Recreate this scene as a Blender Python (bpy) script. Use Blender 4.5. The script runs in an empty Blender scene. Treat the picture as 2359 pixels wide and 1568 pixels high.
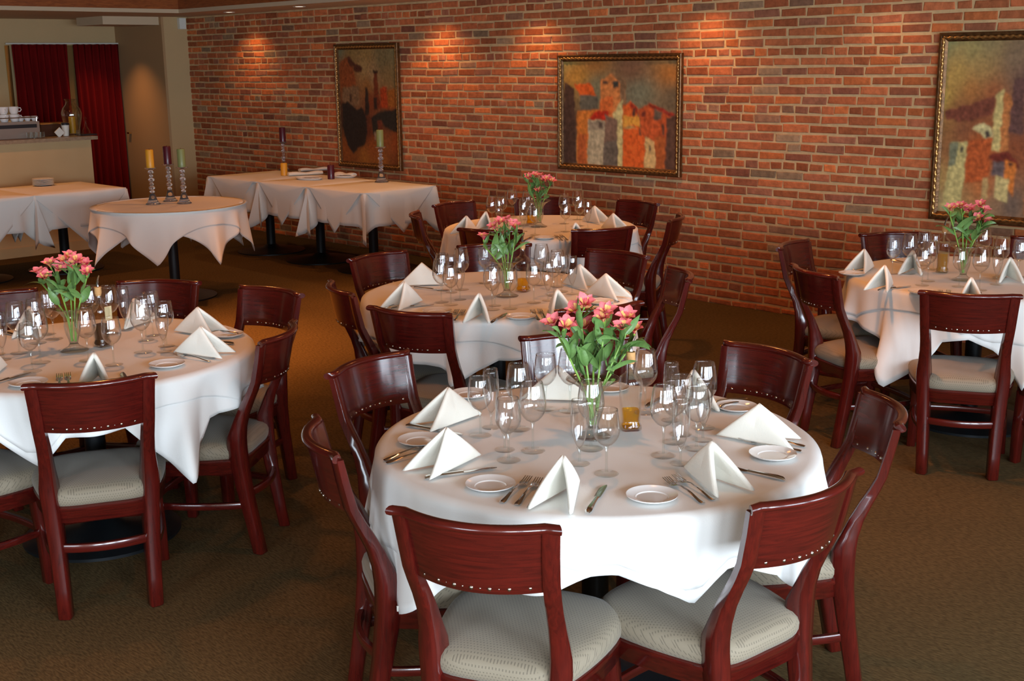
import bpy, bmesh, math, random
import numpy as np
from mathutils import Vector, Matrix, noise

SC = bpy.context.scene
COL = SC.collection
PI = math.pi

# ------------------------------------------------------------------ camera
FPX, TILT, ROLL, EYE, YAW, WALL = 2816.5, 0.2252, 0.0139, 1.865, 0.8005, 7.63
PW, PH = 2359, 1568
cam_d = bpy.data.cameras.new('camera')
cam = bpy.data.objects.new('camera', cam_d); COL.objects.link(cam)
cam_d.sensor_fit = 'HORIZONTAL'; cam_d.sensor_width = 36.0
cam_d.lens = FPX / PW * 36.0
cam_d.clip_start = 0.05
_f = Vector((-math.sin(YAW) * math.cos(TILT), math.cos(YAW) * math.cos(TILT), -math.sin(TILT)))
_r = Vector((math.cos(YAW), math.sin(YAW), 0))
_u = _r.cross(_f)
c_, s_ = math.cos(ROLL), math.sin(ROLL)
_r2 = _r * c_ + -_u * s_
_u2 = _r2.cross(_f) 
# image x axis = r*c + down*s
_r2 = (_r * c_ + (-_u) * s_).normalized(); _u2 = _r2.cross(_f).normalized()
cam.matrix_world = Matrix(((_r2.x, _u2.x, -_f.x, 0), (_r2.y, _u2.y, -_f.y, 0), (_r2.z, _u2.z, -_f.z, EYE), (0, 0, 0, 1)))
SC.camera = cam

def ray(px, py):
    x = (px - PW / 2) / FPX; y = (py - PH / 2) / FPX
    return _f + _r2 * x - _u2 * y
def at(px, py, z=0.0):
    d = ray(px, py); t = (z - EYE) / d.z
    return Vector((d.x * t, d.y * t, z))
def aty(px, py, Y):
    d = ray(px, py); t = Y / d.y
    return Vector((d.x * t, Y, EYE + d.z * t))
def atx(px, py, X):
    d = ray(px, py); t = X / d.x
    return Vector((X, d.y * t, EYE + d.z * t))
def atdep(px, py, dep):
    return ray(px, py) * dep + Vector((0, 0, EYE))
def depth(p):
    return (Vector(p) - Vector((0, 0, EYE))).dot(_f)

# ------------------------------------------------------------------ world, exposure, big lights
SC.view_settings.view_transform = 'Standard'
SC.view_settings.look = 'None'
SC.view_settings.gamma = 1.0
SC.view_settings.use_curve_mapping = False
SC.view_settings.exposure = 0.0
SC.cycles.use_denoising = True
SC.cycles.transparent_max_bounces = 48
SC.cycles.max_bounces = 7
SC.cycles.diffuse_bounces = 3
SC.cycles.glossy_bounces = 4
SC.cycles.transmission_bounces = 7
SC.cycles.caustics_reflective = False
SC.cycles.caustics_refractive = False
SC.cycles.sample_clamp_indirect = 6.0
w = bpy.data.worlds.new('world'); SC.world = w; w.use_nodes = True
w.node_tree.nodes['Background'].inputs[0].default_value = (0.75, 0.85, 1.0, 1)
w.node_tree.nodes['Background'].inputs[1].default_value = 0.15

CEIL, TRAY = 2.41, 2.72
WX0, WX1, WY0 = -14.45, 2.2, -3.2
TRX, TRY = -12.3, 6.98           # inner edges of the soffit
WIN = [(-2.3, 1.35), (-0.55, 1.35), (1.2, 1.35), (2.95, 1.35), (4.7, 1.35)]   # windows in the wall behind the camera

def area_light(name, loc, direction, sx, sy, power, color):
    l = bpy.data.lights.new(name, 'AREA'); l.shape = 'RECTANGLE'; l.size = sx; l.size_y = sy
    l.energy = power; l.color = color
    o = bpy.data.objects.new(name, l); COL.objects.link(o)
    o.location = loc; o.rotation_euler = Vector(direction).to_track_quat('-Z', 'Y').to_euler()
    return o
for (wy, ww) in WIN:
    area_light('window_daylight', (WX1 + 0.02, wy, 1.5), (-1, 0, -0.12), ww - 0.1, 1.45, 220 if wy < 2 else 90, (0.74, 0.87, 1.0))
area_light('window_daylight', (-1.2, WY0 - 0.02, 1.5), (-0.12, 1, -0.12), 1.7, 1.45, 105, (0.74, 0.87, 1.0))

def spot(name, loc, power, color, size=100, blend=0.6, direction=(0, 0, -1), radius=0.03):
    l = bpy.data.lights.new(name, 'SPOT'); l.energy = power; l.color = color
    l.spot_size = math.radians(size); l.spot_blend = blend; l.shadow_soft_size = radius
    o = bpy.data.objects.new(name, l); COL.objects.link(o); o.location = loc
    o.rotation_euler = Vector(direction).to_track_quat('-Z', 'Y').to_euler()
    return o
WARM = (1.0, 0.50, 0.20)
WARM2 = (1.0, 0.36, 0.095)
WASH = [(-11.85, 7.33, 17), (-8.72, 7.33, 24), (-7.47, 7.33, 20), (-5.68, 7.33, 20), (-4.2, 7.33, 8), (-2.6, 7.33, 12), (-1.0, 7.33, 10)]
for x, y, p in WASH:
    spot('downlight_lamp', (x, y, CEIL - 0.03), p, WARM, 125, 0.8)
spot('downlight_lamp', (-13.85, 6.86, CEIL - 0.10), 46, WARM, 100, 1.0)
spot('downlight_lamp', (-13.2, 5.3, CEIL - 0.03), 24, WARM, 140, 0.8)
spot('downlight_lamp', (-13.2, 3.6, CEIL - 0.03), 24, WARM, 140, 0.8)
# tray lamps over the tables
TABLES = dict(T1=(-2.32, 2.59), T2=(-4.235, 4.007), T0=(-4.56, 2.075), T3=(-5.765, 5.88), TR=(-2.74, 5.97))
TRAYLAMPS = [(-2.6, 3.1, 30), (-4.0, 4.9, 45), (-4.9, 2.4, 50), (-5.4, 6.3, 60), (-2.9, 6.3, 18), (-6.9, 3.7, 60), (-8.3, 5.6, 42), (-11.0, 4.3, 60), (-9.9, 6.3, 36), (-7.0, 1.2, 50)]
for x, y, p in TRAYLAMPS:
    spot('ceiling_lamp', (x, y, TRAY - 0.05), p, WARM2, 130, 0.9, radius=0.05)
for x, y, p in [(-7.3, 3.6, 620), (-7.6, 1.7, 560), (-7.3, 5.3, 260), (-9.3, 3.2, 330), (-2.9, 4.5, 110), (-2.9, 0.6, 70)]:
    spot('ceiling_lamp', (x, y, TRAY - 0.05), p, WARM2, 72, 0.9, radius=0.05)

# ------------------------------------------------------------------ helpers
def lin(r, g, b):
    f = lambda c: (c / 255 / 12.92) if c / 255 <= 0.04045 else ((c / 255 + 0.055) / 1.055) ** 2.4
    return (f(r), f(g), f(b), 1.0)

class MB:
    """collects geometry for one mesh"""
    def __init__(s): s.v = []; s.f = []; s.c = []; s.cur = None; s.m = []; s.mi = 0
    def add(s, vs, fs):
        n = len(s.v); s.v += [tuple(v) for v in vs]
        for f in fs:
            s.f.append(tuple(i + n for i in f)); s.c.append(s.cur); s.m.append(s.mi)
        return s
    def box(s, c, d, rz=0.0):
        x, y, z = d[0] / 2, d[1] / 2, d[2] / 2; cr, sr = math.cos(rz), math.sin(rz)
        vs = [(c[0] + a * x * cr - b * y * sr, c[1] + a * x * sr + b * y * cr, c[2] + e * z) for a in (-1, 1) for b in (-1, 1) for e in (-1, 1)]
        return s.add(vs, [(0, 1, 3, 2), (4, 6, 7, 5), (0, 4, 5, 1), (2, 3, 7, 6), (0, 2, 6, 4), (1, 5, 7, 3)])
    def loft(s, rings, cap=True, closed=True):
        n = len(rings[0]); vs = [p for r in rings for p in r]; fs = []
        for i in range(len(rings) - 1):
            for j in range(n if closed else n - 1):
                k = (j + 1) % n
                fs.append((i * n + j, i * n + k, (i + 1) * n + k, (i + 1) * n + j))
        if cap:
            fs.append(tuple(range(n - 1, -1, -1))); fs.append(tuple((len(rings) - 1) * n + j for j in range(n)))
        return s.add(vs, fs)
    def lathe(s, prof, n=24, c=(0, 0, 0), cap=False):
        rings = [[(c[0] + r * math.cos(2 * PI * j / n), c[1] + r * math.sin(2 * PI * j / n), c[2] + z) for j in range(n)] for r, z in prof]
        return s.loft(rings, cap)
    def tube(s, pts, rad, n=8):
        pts = [Vector(p) for p in pts]; rings = []
        if not hasattr(rad, '__len__'): rad = [rad] * len(pts)
        for i, p in enumerate(pts):
            t = (pts[min(i + 1, len(pts) - 1)] - pts[max(i - 1, 0)]).normalized()
            a = Vector((0, 0, 1)) if abs(t.z) < 0.9 else Vector((1, 0, 0))
            u = t.cross(a).normalized(); v = t.cross(u).normalized()
            rings.append([tuple(p + (u * math.cos(2 * PI * j / n) + v * math.sin(2 * PI * j / n)) * rad[i]) for j in range(n)])
        return s.loft(rings)
    def build(s, name, mat, parent=None, smooth=True, loc=None, angle=40, recalc=True):
        me = bpy.data.meshes.new(name); me.from_pydata(s.v, [], s.f)
        mats = mat if isinstance(mat, (list, tuple)) else [mat]
        for m in mats: me.materials.append(m)
        if any(m for m in s.m): me.polygons.foreach_set('material_index', s.m)
        if any(c is not None for c in s.c):
            at_ = me.color_attributes.new('Col', 'FLOAT_COLOR', 'CORNER'); data = []
            for p, c in zip(me.polygons, s.c):
                data += list(c or (1, 1, 1, 1)) * p.loop_total
            at_.data.foreach_set('color', data)
        if recalc:
            bm = bmesh.new(); bm.from_mesh(me); bmesh.ops.recalc_face_normals(bm, faces=bm.faces)
            bm.to_mesh(me); bm.free()
        if smooth:
            me.polygons.foreach_set('use_smooth', [True] * len(me.polygons))
            try: me.set_sharp_from_angle(angle=math.radians(angle))
            except Exception: pass
        o = bpy.data.objects.new(name, me); COL.objects.link(o)
        if parent: o.parent = parent
        if loc: o.location = loc
        return o

def tag(o, label=None, cat=None, group=None, kind=None):
    if label: o['label'] = label
    if cat: o['category'] = cat
    if group: o['group'] = group
    if kind: o['kind'] = kind
    return o
def thing(name, label, cat, loc, rz=0.0, group=None):
    o = bpy.data.objects.new(name, None); COL.objects.link(o); o.empty_display_size = 0.05
    o.location = loc; o.rotation_euler = (0, 0, rz)
    return tag(o, label, cat, group)
KIDS = {}
def kids(o):
    if o.name not in KIDS: KIDS[o.name] = list(o.children)
    return KIDS[o.name]
def copy_tree(src, parent=None):
    c = src.copy(); COL.objects.link(c)
    if parent: c.parent = parent
    for ch in kids(src): copy_tree(ch, c)
    return c
class Proto:
    """first use hands out the built thing itself, later uses a copy with copies of its parts"""
    def __init__(s, make): s.make = make; s.src = None
    def place(s, loc, rz, label, group=None, scale=None):
        if s.src is None: s.src = s.make(); kids(s.src); [kids(k) for k in kids(s.src)]; o = s.src
        else: o = copy_tree(s.src)
        o.location = loc; o.rotation_euler = (0, 0, rz)
        if scale: o.scale = scale
        o['label'] = label
        if group: o['group'] = group
        return o

# ------------------------------------------------------------------ materials
def nmat(name):
    m = bpy.data.materials.new(name); m.use_nodes = True
    nt = m.node_tree; b = nt.nodes['Principled BSDF']
    return m, nt, b
def N(nt, t, **kw):
    n = nt.nodes.new(t)
    for k, v in kw.items():
        if k in n.inputs.keys() if isinstance(k, str) else False: n.inputs[k].default_value = v
        else: setattr(n, k, v)
    return n
def simple(name, col, rough=0.5, metal=0.0, bump=0.0, bscale=200, coat=0.0, spec=0.5, var=0.0, vscale=3.0, sheen=0.0, stretch=None):
    m, nt, b = nmat(name); L = nt.links.new
    b.inputs['Base Color'].default_value = col
    b.inputs['Roughness'].default_value = rough; b.inputs['Metallic'].default_value = metal
    b.inputs['Coat Weight'].default_value = coat; b.inputs['Coat Roughness'].default_value = 0.12
    b.inputs['Specular IOR Level'].default_value = spec
    b.inputs['Sheen Weight'].default_value = sheen
    tc = N(nt, 'ShaderNodeTexCoord')
    src = tc.outputs['Object']
    if stretch:
        mp = N(nt, 'ShaderNodeMapping'); mp.inputs['Scale'].default_value = stretch; L(src, mp.inputs[0]); src = mp.outputs[0]
    if var:
        nz = N(nt, 'ShaderNodeTexNoise'); nz.inputs['Scale'].default_value = vscale; nz.inputs['Detail'].default_value = 5
        L(src, nz.inputs['Vector'])
        rp = N(nt, 'ShaderNodeValToRGB'); rp.color_ramp.elements[0].position = 0.3; rp.color_ramp.elements[1].position = 0.7
        k0 = tuple(c * (1 - var) for c in col[:3]) + (1,); k1 = tuple(min(1, c * (1 + var)) for c in col[:3]) + (1,)
        rp.color_ramp.elements[0].color = k0; rp.color_ramp.elements[1].color = k1
        L(nz.outputs[0], rp.inputs[0]); L(rp.outputs[0], b.inputs['Base Color'])
    if bump:
        n2 = N(nt, 'ShaderNodeTexNoise'); n2.inputs['Scale'].default_value = bscale; n2.inputs['Detail'].default_value = 3
        L(src, n2.inputs['Vector'])
        bp = N(nt, 'ShaderNodeBump'); bp.inputs['Strength'].default_value = bump; bp.inputs['Distance'].default_value = 0.004
        L(n2.outputs[0], bp.inputs['Height']); L(bp.outputs[0], b.inputs['Normal'])
    return m
def wood(name, base, dark, rough=0.28, coat=0.5, scale=(3, 3, 3)):
    m, nt, b = nmat(name); L = nt.links.new
    tc = N(nt, 'ShaderNodeTexCoord'); mp = N(nt, 'ShaderNodeMapping'); mp.inputs['Scale'].default_value = scale
    L(tc.outputs['Object'], mp.inputs[0])
    nz = N(nt, 'ShaderNodeTexNoise'); nz.inputs['Scale'].default_value = 6; nz.inputs['Detail'].default_value = 8; nz.inputs['Distortion'].default_value = 0.6
    L(mp.outputs[0], nz.inputs['Vector'])
    oi = N(nt, 'ShaderNodeObjectInfo')
    rp = N(nt, 'ShaderNodeValToRGB'); rp.color_ramp.elements[0].position = 0.32; rp.color_ramp.elements[1].position = 0.66
    rp.color_ramp.elements[0].color = dark; rp.color_ramp.elements[1].color = base
    L(nz.outputs[0], rp.inputs[0]); L(rp.outputs[0], b.inputs['Base Color'])
    b.inputs['Roughness'].default_value = rough; b.inputs['Coat Weight'].default_value = coat; b.inputs['Coat Roughness'].default_value = 0.13
    b.inputs['Specular IOR Level'].default_value = 0.4
    return m
def attr_mat(name, rough=0.5, bump=0.0, bscale=120, noise_amt=0.0, nscale=30, spec=0.4, trans=0.0, sub=0.0):
    m, nt, b = nmat(name); L = nt.links.new
    a = N(nt, 'ShaderNodeVertexColor'); a.layer_name = 'Col'
    src = a.outputs[0]; tc = N(nt, 'ShaderNodeTexCoord')
    if noise_amt:
        nz = N(nt, 'ShaderNodeTexNoise'); nz.inputs['Scale'].default_value = nscale; nz.inputs['Detail'].default_value = 6
        L(tc.outputs['Object'], nz.inputs['Vector'])
        mr = N(nt, 'ShaderNodeMapRange'); mr.inputs['From Min'].default_value = 0.3; mr.inputs['From Max'].default_value = 0.7
        mr.inputs['To Min'].default_value = 1 - noise_amt; mr.inputs['To Max'].default_value = 1 + noise_amt
        L(nz.outputs[0], mr.inputs[0])
        vm = N(nt, 'ShaderNodeVectorMath'); vm.operation = 'SCALE'; L(src, vm.inputs[0]); L(mr.outputs[0], vm.inputs['Scale'])
        src = vm.outputs[0]
    L(src, b.inputs['Base Color'])
    b.inputs['Roughness'].default_value = rough; b.inputs['Specular IOR Level'].default_value = spec
    if sub: b.inputs['Subsurface Weight'].default_value = sub; b.inputs['Subsurface Scale'].default_value = 0.01
    if bump:
        n2 = N(nt, 'ShaderNodeTexNoise'); n2.inputs['Scale'].default_value = bscale; n2.inputs['Detail'].default_value = 4
        L(tc.outputs['Object'], n2.inputs['Vector'])
        bp = N(nt, 'ShaderNodeBump'); bp.inputs['Strength'].default_value = bump; bp.inputs['Distance'].default_value = 0.006
        L(n2.outputs[0], bp.inputs['Height']); L(bp.outputs[0], b.inputs['Normal'])
    return m
def thin_glass(name, tint=(1, 1, 1), base=0.03, power=3.2, gain=0.9, rough=0.0):
    m = bpy.data.materials.new(name); m.use_nodes = True; nt = m.node_tree; nt.nodes.clear(); L = nt.links.new
    out = N(nt, 'ShaderNodeOutputMaterial'); tr = N(nt, 'ShaderNodeBsdfTransparent'); gl = N(nt, 'ShaderNodeBsdfGlossy')
    tr.inputs[0].default_value = (*tint, 1); gl.inputs['Roughness'].default_value = rough
    lw = N(nt, 'ShaderNodeLayerWeight'); lw.inputs['Blend'].default_value = 0.5
    pw = N(nt, 'ShaderNodeMath'); pw.operation = 'POWER'; pw.inputs[1].default_value = power
    ma = N(nt, 'ShaderNodeMath'); ma.operation = 'MULTIPLY_ADD'; ma.inputs[1].default_value = gain; ma.inputs[2].default_value = base
    mx = N(nt, 'ShaderNodeMixShader')
    L(lw.outputs['Facing'], pw.inputs[0]); L(pw.outputs[0], ma.inputs[0]); L(ma.outputs[0], mx.inputs[0])
    L(tr.outputs[0], mx.inputs[1]); L(gl.outputs[0], mx.inputs[2]); L(mx.outputs[0], out.inputs[0])
    return m

M = {}
M['wood'] = wood('mahogany', (0.086, 0.0066, 0.0042, 1), (0.044, 0.0040, 0.0030, 1), 0.22, 0.7, scale=(1.2, 4, 22))
M['wood_v'] = wood('mahogany_upright', (0.088, 0.0066, 0.0042, 1), (0.050, 0.0042, 0.0032, 1), 0.22, 0.7, scale=(16, 16, 1.5))
M['nail'] = simple('nailhead_metal', (0.62, 0.58, 0.52, 1), 0.22, 1.0)
M['cream'] = simple('cream_paint', lin(196, 166, 120), 0.7, bump=0.1, bscale=90, var=0.03)
M['tan'] = simple('tan_paint', lin(176, 140, 98), 0.7, bump=0.1, bscale=90)
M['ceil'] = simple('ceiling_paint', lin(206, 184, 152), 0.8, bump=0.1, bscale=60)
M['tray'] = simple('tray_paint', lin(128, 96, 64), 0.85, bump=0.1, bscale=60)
M['dim'] = simple('dim_wall_paint', lin(138, 112, 84), 0.8)
M['fascia'] = wood('tray_wood', (0.36, 0.10, 0.022, 1), (0.22, 0.055, 0.012, 1), 0.45, 0.1, (2, 2, 12))
M['mortar'] = simple('mortar', lin(208, 172, 124), 0.95, bump=0.6, bscale=70, var=0.14, vscale=14)
M['brick'] = attr_mat('brick', 0.88, 0.6, 60, 0.20, 26, spec=0.15)
M['linen'] = simple('white_linen', (0.83, 0.82, 0.79, 1), 0.85, bump=0.12, bscale=380, sheen=0.15, spec=0.2)
M['linen_cream'] = simple('pale_linen', (0.80, 0.78, 0.73, 1), 0.85, bump=0.12, bscale=380, sheen=0.15, spec=0.2)
M['napkin'] = simple('napkin_linen', (0.86, 0.82, 0.72, 1), 0.8, bump=0.2, bscale=300, sheen=0.2, spec=0.2)
M['glass'] = thin_glass('clear_glass', base=0.065, power=2.7, gain=1.0)
M['vase_glass'] = thin_glass('vase_glass', (0.96, 0.985, 0.975), 0.07, 2.4, 0.8)
M['glass_edge'] = thin_glass('thick_glass', (0.95, 0.975, 0.97), 0.07, 2.6, 0.7)
M['glass_foot'] = thin_glass('foot_glass', (0.99, 0.995, 0.99), 0.02, 5.0, 0.5)
M['bottle_glass'] = thin_glass('bottle_glass', (0.98, 0.99, 0.985), 0.03, 3.2, 0.8)
M['oil'] = thin_glass('golden_oil', (0.95, 0.72, 0.03), 0.02, 4, 0.3)
M['oil_core'] = simple('oil_body', (0.55, 0.27, 0.01, 1), 0.2)
M['vinegar'] = simple('dark_vinegar', (0.06, 0.018, 0.004, 1), 0.15)
M['steel'] = simple('cutlery_steel', (0.62, 0.60, 0.57, 1), 0.16, 1.0)
M['china'] = simple('white_china', (0.84, 0.83, 0.81, 1), 0.12, coat=0.6)
M['cork'] = simple('cork', lin(196, 146, 92), 0.8, bump=0.4, bscale=150)
M['black'] = simple('black_metal', (0.010, 0.012, 0.014, 1), 0.4, 0.2, bump=0.05)
M['curtain'] = simple('red_curtain', (0.15, 0.004, 0.004, 1), 0.9, bump=0.1, bscale=200, spec=0.1)
M['brass'] = simple('brass', (0.75, 0.48, 0.15, 1), 0.25, 1.0)
M['stone'] = simple('counter_stone', lin(150, 130, 105), 0.35, var=0.2, vscale=40)
M['grey_steel'] = simple('machine_steel', (0.42, 0.40, 0.36, 1), 0.32, 0.8)
M['dark'] = simple('dark_plastic', (0.015, 0.015, 0.018, 1), 0.4)
M['yellow_wax'] = simple('yellow_wax', lin(226, 158, 40), 0.5, coat=0.1, bump=0.1, bscale=30)
M['plum_wax'] = simple('plum_wax', lin(82, 20, 34), 0.4, coat=0.2)
M['green_wax'] = simple('green_wax', lin(130, 138, 84), 0.5, coat=0.1)
M['white_plastic'] = simple('white_plastic', lin(225, 225, 215), 0.4)
M['blossom'] = attr_mat('blossom', 0.55, spec=0.2, noise_amt=0.12, nscale=120)
M['leaf'] = simple('leaf_green', (0.125, 0.235, 0.062, 1), 0.42, var=0.3, vscale=14)
M['stem'] = simple('stem_green', (0.20, 0.36, 0.05, 1), 0.5)
M['frame'] = simple('bronze_frame', (0.14, 0.062, 0.02, 1), 0.38, 0.6, bump=0.5, bscale=60, var=0.4, vscale=30)
M['frame_gold'] = simple('gilt_beading', (0.66, 0.36, 0.12, 1), 0.28, 0.85, var=0.3, vscale=60)
M['canvas'] = attr_mat('painted_canvas', 0.55, 0.2, 200, 0.08, 36)
M['black_wick'] = simple('wick', (0.02, 0.015, 0.01, 1), 0.9)

# patterned seat fabric
m, nt, b = nmat('seat_fabric'); L = nt.links.new
tc = N(nt, 'ShaderNodeTexCoord'); mp = N(nt, 'ShaderNodeMapping'); mp.inputs['Rotation'].default_value = (0, 0, 0)
sx = N(nt, 'ShaderNodeSeparateXYZ'); cx3 = N(nt, 'ShaderNodeCombineXYZ'); sb = N(nt, 'ShaderNodeMath'); sb.operation = 'SUBTRACT'
L(tc.outputs['Object'], sx.inputs[0]); L(sx.outputs[0], cx3.inputs[0]); L(sx.outputs[1], sb.inputs[0]); L(sx.outputs[2], sb.inputs[1]); L(sb.outputs[0], cx3.inputs[1])
L(cx3.outputs[0], mp.inputs[0])
bt = N(nt, 'ShaderNodeTexBrick'); bt.inputs['Scale'].default_value = 1.0
bt.inputs['Brick Width'].default_value = 0.0088; bt.inputs['Row Height'].default_value = 0.0090; bt.inputs['Mortar Size'].default_value = 0.0030
bt.inputs['Mortar Smooth'].default_value = 0.15
bt.inputs['Color1'].default_value = lin(106, 96, 80); bt.inputs['Color2'].default_value = lin(110, 99, 83); bt.inputs['Mortar'].default_value = lin(136, 124, 104)
L(mp.outputs[0], bt.inputs['Vector']); L(bt.outputs[0], b.inputs['Base Color'])
b.inputs['Roughness'].default_value = 0.75; b.inputs['Sheen Weight'].default_value = 0.15
bp = N(nt, 'ShaderNodeBump'); bp.inputs['Strength'].default_value = 0.25; bp.inputs['Distance'].default_value = 0.002
L(bt.outputs['Fac'], bp.inputs['Height']); L(bp.outputs[0], b.inputs['Normal'])
M['seat'] = m
# carpet
m, nt, b = nmat('carpet'); L = nt.links.new
tc = N(nt, 'ShaderNodeTexCoord'); mp = N(nt, 'ShaderNodeMapping'); mp.inputs['Scale'].default_value = (40, 150, 1); mp.inputs['Rotation'].default_value = (0, 0, 0.5)
L(tc.outputs['Object'], mp.inputs[0])
nz = N(nt, 'ShaderNodeTexNoise'); nz.inputs['Scale'].default_value = 1.0; nz.inputs['Detail'].default_value = 3; L(mp.outputs[0], nz.inputs['Vector'])
n3 = N(nt, 'ShaderNodeTexNoise'); n3.inputs['Scale'].default_value = 1.3; n3.inputs['Detail'].default_value = 3; L(tc.outputs['Object'], n3.inputs['Vector'])
rp = N(nt, 'ShaderNodeValToRGB'); rp.color_ramp.elements[0].position = 0.3; rp.color_ramp.elements[1].position = 0.7
rp.color_ramp.elements[0].color = (0.070, 0.045, 0.018, 1); rp.color_ramp.elements[1].color = (0.155, 0.102, 0.042, 1)
L(nz.outputs[0], rp.inputs[0])
mx = N(nt, 'ShaderNodeMix'); mx.data_type = 'RGBA'; mx.blend_type = 'MULTIPLY'; mx.inputs[0].default_value = 0.35
L(rp.outputs[0], mx.inputs[6]); L(n3.outputs[0], mx.inputs[7]); L(mx.outputs[2], b.inputs['Base Color'])
b.inputs['Roughness'].default_value = 0.95; b.inputs['Specular IOR Level'].default_value = 0.1
bp = N(nt, 'ShaderNodeBump'); bp.inputs['Strength'].default_value = 0.5; bp.inputs['Distance'].default_value = 0.004
L(nz.outputs[0], bp.inputs['Height']); L(bp.outputs[0], b.inputs['Normal'])
M['carpet'] = m

# ------------------------------------------------------------------ room shell
def struct(name, mb, mat, **kw):
    return tag(mb.build(name, mat, smooth=False, **kw), kind='structure')
def slab(x0, x1, y0, y1, z0, z1):
    return MB().box(((x0 + x1) / 2, (y0 + y1) / 2, (z0 + z1) / 2), (x1 - x0, y1 - y0, z1 - z0))
struct('floor', slab(WX0 - 0.2, WX1 + 0.2, WY0 - 0.2, WALL + 0.2, -0.1, 0), M['carpet'])

# brick wall: stretchers with a header course every sixth course
rnd = random.Random(7)
mb = MB()
mb.mi = 0; mb.cur = (1, 1, 1, 1)
mb.box(((-13.4 + WX1) / 2, WALL + 0.116, 1.25), (WX1 + 13.4, 0.2, 2.5))
mb.mi = 1
CH, Z0 = 0.0672, 1.897
PAL = [((182, 104, 66), 32), ((188, 108, 68), 26), ((174, 96, 60), 24), ((168, 100, 70), 16), ((160, 102, 76), 10), ((152, 110, 84), 5), ((200, 112, 64), 9), ((146, 88, 66), 4), ((150, 120, 92), 3)]
BAG = [c for c, n in PAL for _ in range(n)]
for k in range(-29, 8):
    zc = Z0 + k * CH; header = (k % 6 == 0)
    if zc + CH / 2 < 0.01 or zc > 2.42: continue
    pitch = 0.109 if header else 0.218
    x = -13.4 - rnd.random() * 0.05 + (0.109 if k % 2 else 0.0) * (0 if header else 1)
    while x < WX1:
        bw = pitch * rnd.uniform(0.94, 1.06)
        if not header and rnd.random() < 0.05: bw *= 0.55
        x0 = max(x + 0.0068 * rnd.uniform(0.7, 1.5), -13.395); x1 = min(x + bw - 0.0068 * rnd.uniform(0.7, 1.5), WX1)
        x += bw
        if x1 - x0 < 0.03: continue
        z0 = zc - CH / 2 + rnd.uniform(0.0068, 0.0108); z1 = zc + CH / 2 - rnd.uniform(0.0068, 0.0108)
        z0 = max(z0, 0.002)
        if z1 - z0 < 0.01: continue
        yb = WALL + 0.02; y1 = WALL + 0.012 + rnd.uniform(-0.002, 0.002); y0 = y1 - 0.003
        e = 0.0058
        J = lambda a: rnd.uniform(-a, a)
        o4 = [(x0 + J(.005), z0 + J(.0042)), (x1 + J(.005), z0 + J(.0042)), (x1 + J(.005), z1 + J(.0042)), (x0 + J(.005), z1 + J(.0042))]
        i4 = [(o4[0][0] + e, o4[0][1] + e), (o4[1][0] - e, o4[1][1] + e), (o4[2][0] - e, o4[2][1] - e), (o4[3][0] + e, o4[3][1] - e)]
        vs = [(a, yb, c) for a, c in o4] + [(a, y1, c) for a, c in o4] + [(a, y0 + J(.001), c) for a, c in i4]
        r_, g_, b_ = rnd.choice(BAG); q = rnd.uniform(0.86, 1.12)
        mb.cur = lin(min(255, r_ * q), min(255, g_ * q), min(255, b_ * q))
        fs = [(8, 9, 10, 11)] + [(a, (a + 1) % 4, 4 + (a + 1) % 4, 4 + a) for a in range(4)] + [(4 + a, 4 + (a + 1) % 4, 8 + (a + 1) % 4, 8 + a) for a in range(4)]
        mb.add(vs, fs)
struct('wall_north', mb, [M['mortar'], M['brick']], recalc=False)

PY, PX = 7.31, -13.3
struct('wall_pier', slab(WX0 - 0.2, -13.3, PY + 0.03, WALL + 0.2, 0, TRAY), [M['cream']])
struct('trim_1', slab(WX0, -13.3, PY, PY + 0.03, 0, CEIL), [M['tan']])
struct('wall_west', slab(WX0 - 0.2, WX0, WY0, PY, 0, TRAY + 0.3), M['cream'])
struct('wall_south', MB().box((-7.8, WY0 - 0.1, 1.5), (11.4, 0.2, 3.0)).box((0.95, WY0 - 0.1, 1.5), (2.5, 0.2, 3.0)).box((-1.2, WY0 - 0.1, 0.35), (1.8, 0.2, 0.7)).box((-1.2, WY0 - 0.1, 2.65), (1.8, 0.2, 0.7)).box((-13.9, WY0 - 0.1, 1.5), (1.2, 0.2, 3.0)), M['dim'])
# window wall behind the camera, with its piers, sill and head
mbw = MB()
mbw.box((WX1 + 0.12, 2.2, 0.36), (0.2, 11.2, 0.72)); mbw.box((WX1 + 0.12, 2.2, 2.66), (0.2, 11.2, 0.78))
edges = [WY0]
for wy, ww in WIN: edges += [wy - ww / 2, wy + ww / 2]
edges.append(WALL)
for a, c in zip(edges[0::2], edges[1::2]):
    mbw.box((WX1 + 0.12, (a + c) / 2, 1.495), (0.2, c - a, 1.55))
struct('wall_east', mbw, M['dim'])
for i, (wy, ww) in enumerate(WIN):
    f = MB()
    for yy in (wy - ww / 2 + 0.02, wy, wy + ww / 2 - 0.02): f.box((WX1 - 0.02, yy, 1.5), (0.05, 0.04, 1.56))
    for zz in (0.74, 1.6, 2.25): f.box((WX1 - 0.02, wy, zz), (0.05, ww, 0.04))
    struct('window_%d' % (i + 1), f, M['dark'])
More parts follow.
